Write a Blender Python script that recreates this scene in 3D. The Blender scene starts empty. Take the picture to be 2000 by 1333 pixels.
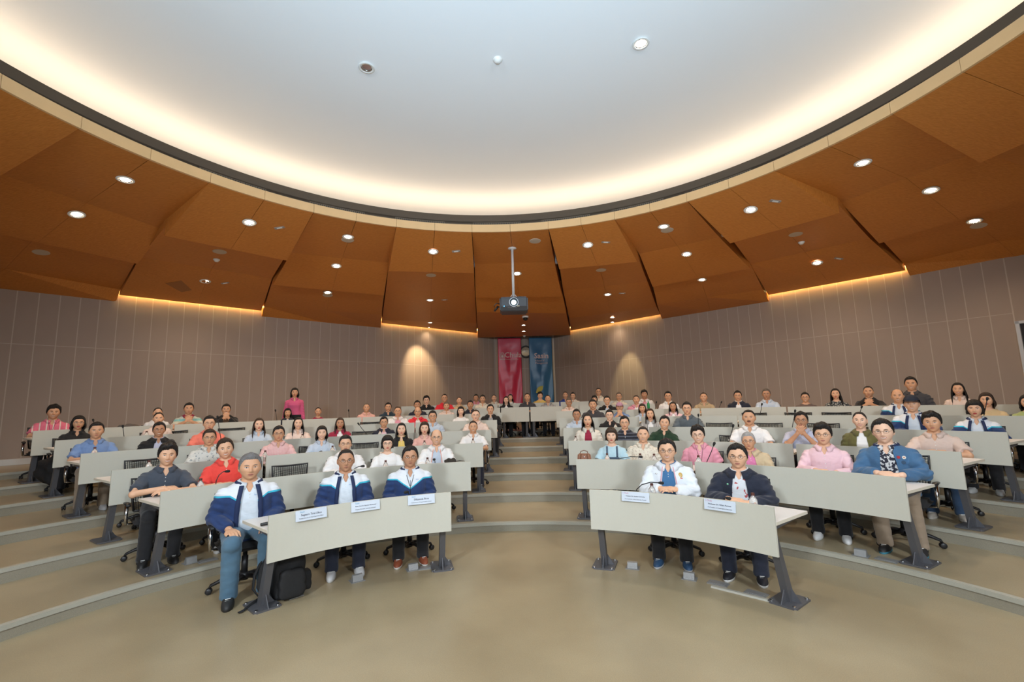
import bpy, bmesh, math, random
import numpy as np
from mathutils import Vector, Matrix
random.seed(4); rs=np.random.RandomState(4)
C=bpy.context.scene.collection; SC=bpy.context.scene
EXPO=.88; STAGE_E=760; COVE_E=5.4; SLOT_E=36; FILL_E=1.1; DOWN_E=46; WASH_E=150; DOME_FILL_E=820
# ---------------- camera, world, lights, exposure ----------------
cam=bpy.data.cameras.new('camera'); cam.sensor_width=36; cam.lens=16.05
co=bpy.data.objects.new('camera',cam); C.objects.link(co)
rx=Vector((.99962,.00374,-.02743)); ux=Vector((.02768,-.13504,.99045)); fx_=Vector((0,.99083,.13509))
co.matrix_world=Matrix(((rx[0],ux[0],-fx_[0],0),(rx[1],ux[1],-fx_[1],0),(rx[2],ux[2],-fx_[2],1.65),(0,0,0,1)))
cam.clip_end=100; SC.camera=co
w=bpy.data.worlds.new('world'); SC.world=w; w.use_nodes=True
w.node_tree.nodes['Background'].inputs[0].default_value=(.8,.85,1,1); w.node_tree.nodes['Background'].inputs[1].default_value=.02
SC.view_settings.view_transform='Standard'; SC.view_settings.look='None'; SC.view_settings.gamma=1
SC.view_settings.use_curve_mapping=False; SC.view_settings.exposure=EXPO
def spot(name,loc,to,e,col,size=1.2,blend=.6,rad=.1):
    l=bpy.data.lights.new(name,'SPOT'); l.energy=e; l.color=col; l.spot_size=size; l.spot_blend=blend; l.shadow_soft_size=rad
    o=bpy.data.objects.new(name,l); C.objects.link(o); o.location=loc
    o.rotation_euler=(Vector(to)-Vector(loc)).to_track_quat('-Z','Y').to_euler(); return o
COOL=(.86,.93,1.0); WARM=(1.0,.66,.36)
# the two stage lights near the front of the hall
for sx in(-1,1):
    spot('stage_light_lamp',(sx*3.2,-2.6,4.15),(sx*1.2,6.5,.6),STAGE_E,COOL,1.75,.9,.45)

# flash added at the camera, turned up to tint the dome cool
spot('dome_fill',(.12,-.12,1.9),(.1,1.6,5.95),DOME_FILL_E,(.50,.76,1.0),2.3,.9,.08)

# ---------------- measured layout (metres) ----------------
BAYS=[["B",[[-0.853,-1.49,4.99],[-1.112,-3.335,4.85],[-1.339,-4.95,4.49],[-1.339,-4.95,4.33],[-1.346,-5.0,4.08]],[[-2.247,-1.084,4.99],[-3.019,-2.779,4.85],[-3.714,-4.305,4.49],[-4.011,-4.955,4.33],[-4.031,-5.0,4.08]]],["A",[[-2.247,-1.084,4.99],[-2.908,-2.535,4.59],[-3.718,-4.312,4.64],[-4.031,-5.0,4.2]],[[-3.468,-0.299,4.99],[-4.514,-1.502,4.59],[-5.795,-2.976,4.64],[-7.555,-5.0,4.2]]],["B",[[-3.468,-0.299,4.99],[-4.69,-1.705,4.85],[-5.79,-2.97,4.49],[-6.839,-4.177,4.33],[-7.555,-5.0,4.08]],[[-4.416,0.801,4.99],[-5.987,-0.2,4.85],[-7.401,-1.1,4.49],[-8.75,-1.96,4.33],[-13.0,-4.667,4.08]]],["A",[[-4.416,0.801,4.99],[-5.76,-0.055,4.59],[-7.408,-1.105,4.64],[-13.0,-4.667,4.2]],[[-5.012,2.125,4.99],[-6.544,1.686,4.59],[-8.422,1.147,4.64],[-13.0,-0.165,4.2]]],["B",[[-5.012,2.125,4.99],[-6.803,1.612,4.85],[-8.414,1.15,4.49],[-9.952,0.709,4.33],[-13.0,-0.165,4.08]],[[-5.208,3.52,4.99],[-7.071,3.52,4.85],[-8.747,3.52,4.49],[-10.347,3.52,4.33],[-13.0,3.52,4.08]]],["A",[[-5.208,3.52,4.99],[-6.802,3.52,4.59],[-8.756,3.52,4.64],[-13.0,3.52,4.2]],[[-5.0,4.957,4.99],[-6.528,5.409,4.59],[-8.401,5.964,4.64],[-11.234,6.803,4.2]]],["B",[[-5.0,4.957,4.99],[-6.786,5.486,4.85],[-8.393,5.962,4.49],[-9.927,6.416,4.33],[-11.234,6.803,4.08]],[[-4.37,6.309,4.99],[-6.073,7.687,4.85],[-7.126,8.439,4.49],[-8.474,9.643,4.33],[-8.607,9.719,4.078]]],["A",[[-4.37,6.309,4.99],[-5.776,7.321,4.59],[-7.143,8.492,4.64],[-8.589,9.738,4.197]],[[-3.338,7.447,4.99],[-4.445,8.785,4.59],[-5.46,10.159,4.64],[-6.648,11.892,4.233]]],["B",[[-3.338,7.447,4.99],[-4.508,9.062,4.85],[-5.45,10.186,4.49],[-6.431,11.659,4.33],[-6.637,11.904,4.104]],[[-2.111,8.183,4.99],[-2.716,9.919,4.85],[-3.263,11.48,4.49],[-3.794,13.135,4.33],[-4.237,14.567,4.181]]],["A",[[-2.111,8.183,4.99],[-2.658,9.687,4.59],[-3.239,11.563,4.64],[-4.079,14.153,4.36],[-4.222,14.584,4.318]],[[-0.725,8.546,4.99],[-0.817,10.01,4.59],[-0.954,11.906,4.64],[-1.175,15.172,4.36],[-1.362,17.758,4.408]]],["B",[[-0.725,8.546,4.99],[-0.814,10.2,4.85],[-0.944,11.99,4.49],[-1.013,13.16,4.33],[-1.346,17.775,4.243]],[[0.769,8.495,4.99],[1.025,10.158,4.85],[1.397,12.175,4.49],[1.683,13.752,4.33],[2.336,17.971,4.282]]],["A",[[0.769,8.495,4.99],[1.101,9.902,4.59],[1.419,12.051,4.64],[1.895,14.734,4.36],[2.342,17.963,4.435]],[[1.971,8.114,4.99],[2.744,9.517,4.59],[3.516,11.394,4.64],[4.315,13.288,4.36],[4.816,14.511,4.337]]],["B",[[1.971,8.114,4.99],[2.865,9.756,4.85],[3.616,11.346,4.49],[4.155,12.749,4.33],[4.839,14.479,4.204]],[[3.066,7.426,4.99],[4.244,8.856,4.85],[5.371,9.924,4.49],[6.39,11.31,4.33],[6.78,11.771,4.111]]],["A",[[3.066,7.426,4.99],[4.255,8.487,4.59],[5.462,10.071,4.64],[6.788,11.76,4.253]],[[3.988,6.432,4.99],[5.428,7.157,4.59],[7.005,8.55,4.64],[8.446,9.446,4.179]]],["B",[[3.988,6.432,4.99],[5.601,7.33,4.85],[7.084,8.441,4.49],[8.298,9.339,4.33],[8.465,9.421,4.071]],[[4.655,5.108,4.99],[6.424,5.693,4.85],[8.015,6.22,4.49],[9.534,6.722,4.33],[10.233,6.953,4.08]]],["A",[[4.655,5.108,4.99],[6.168,5.609,4.59],[8.023,6.222,4.64],[10.233,6.953,4.2]],[[4.908,3.696,4.99],[6.501,3.752,4.59],[8.453,3.82,4.64],[12.2,3.951,4.2]]],["B",[[4.908,3.696,4.99],[6.77,3.761,4.85],[8.445,3.82,4.49],[10.043,3.876,4.33],[12.2,3.951,4.08]],[[4.76,2.296,4.99],[6.568,1.845,4.85],[8.194,1.44,4.49],[9.747,1.053,4.33],[12.2,0.441,4.08]]],["A",[[4.76,2.296,4.99],[6.307,1.91,4.59],[8.203,1.438,4.64],[12.2,0.441,4.2]],[[4.233,0.99,4.99],[5.613,0.193,4.59],[7.305,-0.784,4.64],[12.2,-3.61,4.2]]],["B",[[4.233,0.99,4.99],[5.846,0.059,4.85],[7.298,-0.78,4.49],[8.683,-1.579,4.33],[12.2,-3.61,4.08]],[[3.366,-0.12,4.99],[4.66,-1.46,4.85],[5.824,-2.666,4.49],[6.936,-3.816,4.33],[8.079,-5.0,4.08]]],["A",[[3.366,-0.12,4.99],[4.473,-1.266,4.59],[5.83,-2.672,4.64],[8.079,-5.0,4.2]],[[2.227,-0.947,4.99],[2.975,-2.355,4.59],[3.892,-4.08,4.64],[4.381,-5.0,4.2]]],["B",[[2.227,-0.947,4.99],[3.101,-2.592,4.85],[3.888,-4.072,4.49],[4.358,-4.956,4.33],[4.381,-5.0,4.08]],[[0.903,-1.429,4.99],[1.291,-3.251,4.85],[1.639,-4.891,4.49],[1.652,-4.951,4.33],[1.662,-5.0,4.08]]],["A",[[0.903,-1.429,4.99],[1.235,-2.988,4.59],[1.641,-4.899,4.64],[1.662,-5.0,4.2]],[[-0.853,-1.49,4.99],[-1.075,-3.069,4.59],[-1.342,-4.97,4.64],[-1.346,-5.0,4.2]]]]
FX={"down":[[[-5.392,6.056,4.936],[0.06,-0.028,-0.998]],[[-6.715,6.746,4.756],[0.267,-0.086,-0.96]],[[-4.397,7.382,4.818],[0.168,-0.152,-0.974]],[[-3.109,8.455,4.932],[0.031,-0.064,-0.997]],[[-1.571,9.054,4.796],[0.043,-0.242,-0.969]],[[-3.836,9.764,4.775],[0.092,-0.193,-0.977]],[[-6.737,9.789,4.515],[0.136,-0.137,-0.981]],[[-2.256,12.47,4.576],[0.013,-0.085,-0.996]],[[-4.613,11.225,4.554],[0.092,-0.155,-0.984]],[[-2.678,14.793,4.363],[-0.006,0.018,-1.0]],[[-2.858,15.786,4.381],[0.101,-0.063,-0.993]],[[1.598,8.959,4.813],[-0.061,-0.26,-0.964]],[[2.963,8.378,4.933],[-0.04,-0.064,-0.997]],[[4.108,7.386,4.8],[-0.183,-0.161,-0.97]],[[5.08,6.136,4.926],[-0.068,-0.034,-0.997]],[[6.521,6.684,4.735],[-0.19,-0.095,-0.977]],[[3.839,9.572,4.76],[-0.127,-0.194,-0.973]],[[2.673,12.301,4.556],[-0.041,-0.129,-0.991]],[[0.169,10.699,4.757],[-0.004,-0.175,-0.985]],[[6.666,9.609,4.496],[-0.189,-0.192,-0.963]],[[4.742,11.006,4.56],[-0.112,-0.138,-0.984]],[[8.001,7.524,4.545],[-0.176,-0.074,-0.982]],[[3.306,14.717,4.351],[-0.006,0.024,-1.0]],[[3.525,15.734,4.374],[-0.006,0.024,-1.0]],[[0.411,15.457,4.305],[0.012,-0.018,-1.0]],[[0.445,16.674,4.284],[0.012,-0.018,-1.0]]],"spk":[[[-8.262,7.735,4.517],[0.155,-0.08,-0.985]],[[-5.591,8.473,4.702],[0.044,-0.04,-0.998]],[[-3.175,8.612,4.92],[0.031,-0.064,-0.997]],[[-1.871,10.491,4.705],[0.009,-0.052,-0.999]],[[-4.684,11.402,4.52],[0.092,-0.155,-0.984]],[[0.531,9.031,4.946],[-0.003,-0.083,-0.997]],[[2.146,10.444,4.702],[-0.011,-0.049,-0.999]],[[3.089,8.555,4.916],[-0.041,-0.063,-0.997]],[[5.474,8.387,4.7],[-0.036,-0.031,-0.999]],[[8.196,7.655,4.5],[-0.176,-0.074,-0.982]],[[4.847,11.207,4.52],[-0.112,-0.138,-0.984]]],"det":[[[-5.885,8.84,4.676],[0.039,-0.04,-0.998]],[[5.814,8.764,4.675],[-0.035,-0.036,-0.999]],[[0.488,17.72,4.265],[0.012,-0.018,-1.0]]],"vent":[[[-4.042,7.691,4.831],[0.168,-0.152,-0.974]],[[-1.106,9.127,4.807],[0.068,-0.259,-0.963]],[[1.941,8.844,4.815],[-0.075,-0.235,-0.969]],[[4.359,7.093,4.804],[-0.183,-0.17,-0.968]],[[6.946,9.345,4.493],[-0.189,-0.192,-0.963]],[[-6.443,10.023,4.523],[0.136,-0.137,-0.981]],[[-1.863,12.521,4.576],[0.013,-0.085,-0.996]],[[3.047,12.212,4.552],[-0.041,-0.129,-0.991]]],"hatch":[[[-7.146,9.829,4.444],[0.176,-0.142,-0.974]]],"ptz":[[[0.436,13.978,4.324],[0.003,-0.012,-1.0]]],"pole":[[[0.055,9.227,4.931],[-0.003,-0.083,-0.997]]],"dl":[1.665,5.015,5.9],"dd":[-1.756,5.289,5.9],"sm":[-0.083,5.219,5.9],"proj":[0.058,9.398,3.673],"b1l":[-0.576,18.26,4.27],"b1r":[0.363,18.376,4.261],"b1b":[-0.581,18.259,1.425],"b2l":[0.684,18.416,4.279],"b2r":[1.62,18.532,4.28],"b2b":[0.742,18.423,1.387],"clock":[0.549,18.399,3.713]}
CL=[-0.695184524724578, 18.497044599538206]
CR=[1.7430181270281513, 18.798917042935987]
IT={"mic":[[[1.159,4.588,0.67],[1.369,4.443,0.867],1],[[-1.066,4.729,0.67],[-1.095,4.696,0.802],1],[[-2.05,5.896,0.785],[-1.93,5.935,0.912],2],[[1.806,4.188,0.67],[1.844,4.123,0.779],1],[[-1.073,6.267,0.785],[-1.082,6.244,0.935],2],[[1.307,6.115,0.785],[1.604,5.975,0.926],2],[[2.26,5.631,0.785],[2.362,5.534,1.11],2],[[-3.222,5.049,0.785],[-3.136,5.112,1.0],2],[[3.0,6.605,0.92],[3.074,6.528,1.252],3],[[-2.875,6.833,0.92],[-2.84,6.831,1.022],3],[[3.124,7.913,1.056],[3.137,7.883,1.365],4],[[4.25,7.154,1.056],[4.301,7.082,1.416],4],[[-2.559,8.268,1.056],[-2.749,8.165,1.367],4],[[-4.468,7.114,1.056],[-4.521,7.039,1.565],4],[[4.466,8.461,1.194],[4.513,8.402,1.508],5],[[5.544,7.515,1.194],[5.591,7.436,1.44],5],[[6.43,6.384,1.194],[6.459,6.302,1.535],5],[[-6.022,7.171,1.194],[-6.032,7.127,1.464],5],[[4.313,9.824,1.318],[4.391,9.756,1.551],6],[[3.158,10.382,1.318],[3.2,10.344,1.585],6],[[-3.644,10.25,1.318],[-3.662,10.22,1.593],6],[[-4.896,9.572,1.318],[-4.928,9.527,1.638],6],[[-6.975,7.73,1.318],[-6.996,7.671,1.564],6]],"bot":[[[1.304,4.542,0.67],1],[[1.982,3.975,0.67],1],[[-3.268,4.875,0.785],2],[[1.207,6.149,0.785],2],[[2.212,5.664,0.785],2],[[1.762,5.945,0.785],2],[[-1.673,6.041,0.785],2],[[-1.169,6.232,0.785],2],[[-4.322,5.516,0.92],3],[[-3.433,6.411,0.92],3],[[-2.7,6.9,0.92],3],[[-0.677,7.545,0.92],3],[[-1.44,7.425,0.92],3],[[0.977,7.471,0.92],3],[[-5.422,6.008,1.056],4],[[-3.548,7.764,1.056],4],[[-2.415,8.335,1.056],4],[[-5.849,7.37,1.194],5],[[1.606,6.017,0.785],2],[[1.843,8.462,1.056],4]],"cup":[[[-3.416,4.69,0.785],2],[[-4.412,5.399,0.92],3],[[3.48,4.491,0.785],2],[[2.321,5.601,0.785],2],[[1.103,7.444,0.92],3]],"box":[[-2.001,4.33,0.0],[-1.554,4.653,0.0],[-1.075,4.916,0.0],[1.134,4.789,-0.0],[1.578,4.477,0.0],[3.278,4.611,0.115],[-3.367,4.944,0.115]],"flat":[[-0.946,4.95,0.0],[1.783,4.343,0.0],[1.998,4.107,0.0],[3.414,4.471,0.115],[-3.226,4.995,0.115]],"pt":[[1.697,4.28,0.0],[2.11,3.893,0.0],[-2.079,4.128,0.0],[-2.401,4.052,0.0],[-6.966,6.823,0.648]],"brownbag":[0.927,6.292,0.785],"cap":[-0.88,6.36,0.785],"greybag":[-6.774,8.122,1.318],"lap":[2.26,5.847,0.785],"card":[[-41.23,0.749],[-30.71,0.762],[-19.06,0.765],[27.93,0.751],[44.5,0.745]]}
GEO=[[-2.565,4.517,0,1.002,0.607,1.14],[-1.849,5.097,0,0.976,0.408,0.88],[-1.215,5.397,0,0.965,0.257,0.96],[1.663,5.106,0,0.985,-0.383,1.07],[2.225,4.681,0,0.958,-0.535,0.93],[-3.878,5.198,0.115,0.961,0.719,1.01],[-3.502,5.622,0.115,0.98,0.625,0.96],[-2.355,6.466,0.115,0.937,0.391,0.9],[-1.834,6.702,0.115,0.91,0.298,1.03],[-1.162,6.911,0.115,0.956,0.184,1.11],[1.412,6.792,0.115,0.924,-0.238,1.01],[1.834,6.634,0.115,0.937,-0.311,0.87],[2.48,6.294,0.115,0.939,-0.43,1.08],[2.975,5.935,0.115,0.881,-0.531,0.96],[3.559,5.376,0.115,0.971,-0.665,0.95],[3.907,4.933,0.115,1.019,-0.759,0.95],[-4.305,6.543,0.25,0.932,0.638,0.98],[-3.619,7.116,0.25,0.929,0.516,1.15],[-3.096,7.451,0.25,0.908,0.432,1.0],[-1.941,7.96,0.25,0.906,0.261,1.04],[-1.565,8.068,0.25,0.908,0.208,0.99],[-0.73,8.217,0.25,0.9,0.094,1.04],[1.284,8.098,0.25,0.958,-0.179,0.96],[1.885,7.922,0.25,0.913,-0.263,0.91],[2.489,7.677,0.25,0.912,-0.351,0.99],[3.564,7.033,0.25,0.975,-0.522,0.91],[4.081,6.594,0.25,0.942,-0.615,0.84],[4.546,6.102,0.25,0.945,-0.709,0.92],[4.972,5.53,0.25,0.932,-0.809,1.08],[-5.887,6.516,0.386,0.935,0.793,1.07],[-5.428,7.07,0.386,0.907,0.708,0.96],[-4.971,7.532,0.386,0.965,0.631,0.95],[-4.411,7.991,0.386,0.915,0.545,0.98],[-3.896,8.342,0.386,0.907,0.472,0.97],[-3.27,8.686,0.386,0.878,0.389,1.08],[-2.534,8.998,0.386,0.865,0.296,0.94],[-1.632,9.261,0.386,0.937,0.187,1.04],[-0.779,9.395,0.386,0.935,0.087,0.96],[1.258,9.3,0.386,0.897,-0.15,0.97],[1.888,9.15,0.386,0.877,-0.225,0.84],[2.619,8.9,0.386,0.884,-0.315,0.93],[3.232,8.624,0.386,0.967,-0.394,0.92],[5.669,6.583,0.386,0.986,-0.773,0.94],[6.029,6.057,0.386,0.921,-0.85,0.92],[-6.829,7.236,0.524,0.904,0.808,0.9],[-6.175,8.011,0.524,0.923,0.702,1.0],[-2.577,10.237,0.524,0.912,0.263,1.04],[-2.157,10.354,0.524,0.89,0.218,1.06],[-1.212,10.537,0.524,0.876,0.12,1.08],[-0.539,10.601,0.524,0.899,0.052,1.04],[1.784,10.405,0.524,0.935,-0.186,1.03],[2.35,10.252,0.524,0.871,-0.246,0.95],[2.808,10.099,0.524,0.84,-0.295,0.86],[3.398,9.858,0.524,0.861,-0.36,0.97],[6.352,7.626,0.524,0.956,-0.747,1.1],[6.961,6.801,0.524,0.88,-0.855,1.13],[7.174,6.456,0.524,0.846,-0.898,0.97],[-7.778,7.776,0.648,0.951,0.833,0.98],[-6.853,8.862,0.648,0.897,0.699,0.92],[-6.502,9.206,0.648,0.957,0.653,1.01],[-6.012,9.622,0.648,0.926,0.593,1.0],[-5.05,10.294,0.648,0.831,0.484,0.83],[-4.503,10.604,0.648,0.835,0.426,0.8],[-3.526,11.028,0.648,0.888,0.328,1.07],[-3.052,11.198,0.648,0.888,0.282,0.95],[-2.386,11.392,0.648,0.914,0.218,1.05],[-1.685,11.538,0.648,0.871,0.152,1.03],[-1.096,11.62,0.648,0.887,0.098,0.99],[1.384,11.559,0.648,0.877,-0.13,1.13],[2.304,11.369,0.648,0.901,-0.216,1.01],[2.972,11.168,0.648,0.899,-0.281,0.97],[3.661,10.907,0.648,0.952,-0.348,1.04],[4.37,10.586,0.648,0.911,-0.42,1.06],[4.983,10.232,0.648,0.919,-0.486,0.97],[5.448,9.92,0.648,0.937,-0.538,1.16],[6.002,9.487,0.648,0.854,-0.603,0.96],[6.393,9.144,0.648,0.903,-0.652,1.03],[6.767,8.778,0.648,0.924,-0.701,1.03],[7.194,8.312,0.648,1.03,-0.761,0.96],[7.564,7.831,0.648,0.922,-0.818,1.05],[-2.384,12.573,0.755,0.931,0.197,0.98],[-1.905,12.67,0.755,0.97,0.156,0.93],[-1.505,12.728,0.755,0.898,0.123,0.9],[-0.862,12.796,0.755,0.926,0.069,0.98],[-0.209,12.821,0.755,0.882,0.015,0.99],[0.383,12.815,0.755,0.94,-0.034,1.13],[0.95,12.771,0.755,0.886,-0.081,0.99],[2.209,12.571,0.755,0.845,-0.187,1.08],[2.842,12.411,0.755,0.894,-0.241,1.02],[3.472,12.211,0.755,0.92,-0.296,1.0],[-1.136,13.908,0.86,0.877,0.084,0.99],[-0.591,13.944,0.86,0.861,0.043,0.92],[-0.097,13.955,0.86,0.86,0.005,0.95],[0.806,13.922,0.86,0.887,-0.063,1.03],[1.561,13.839,0.86,0.883,-0.121,0.9],[1.782,13.806,0.86,0.857,-0.138,1.03],[2.53,13.664,0.86,0.946,-0.195,1.01],[-5.015,10.516,0.648,0.896,0.472,0.96]]
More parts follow.
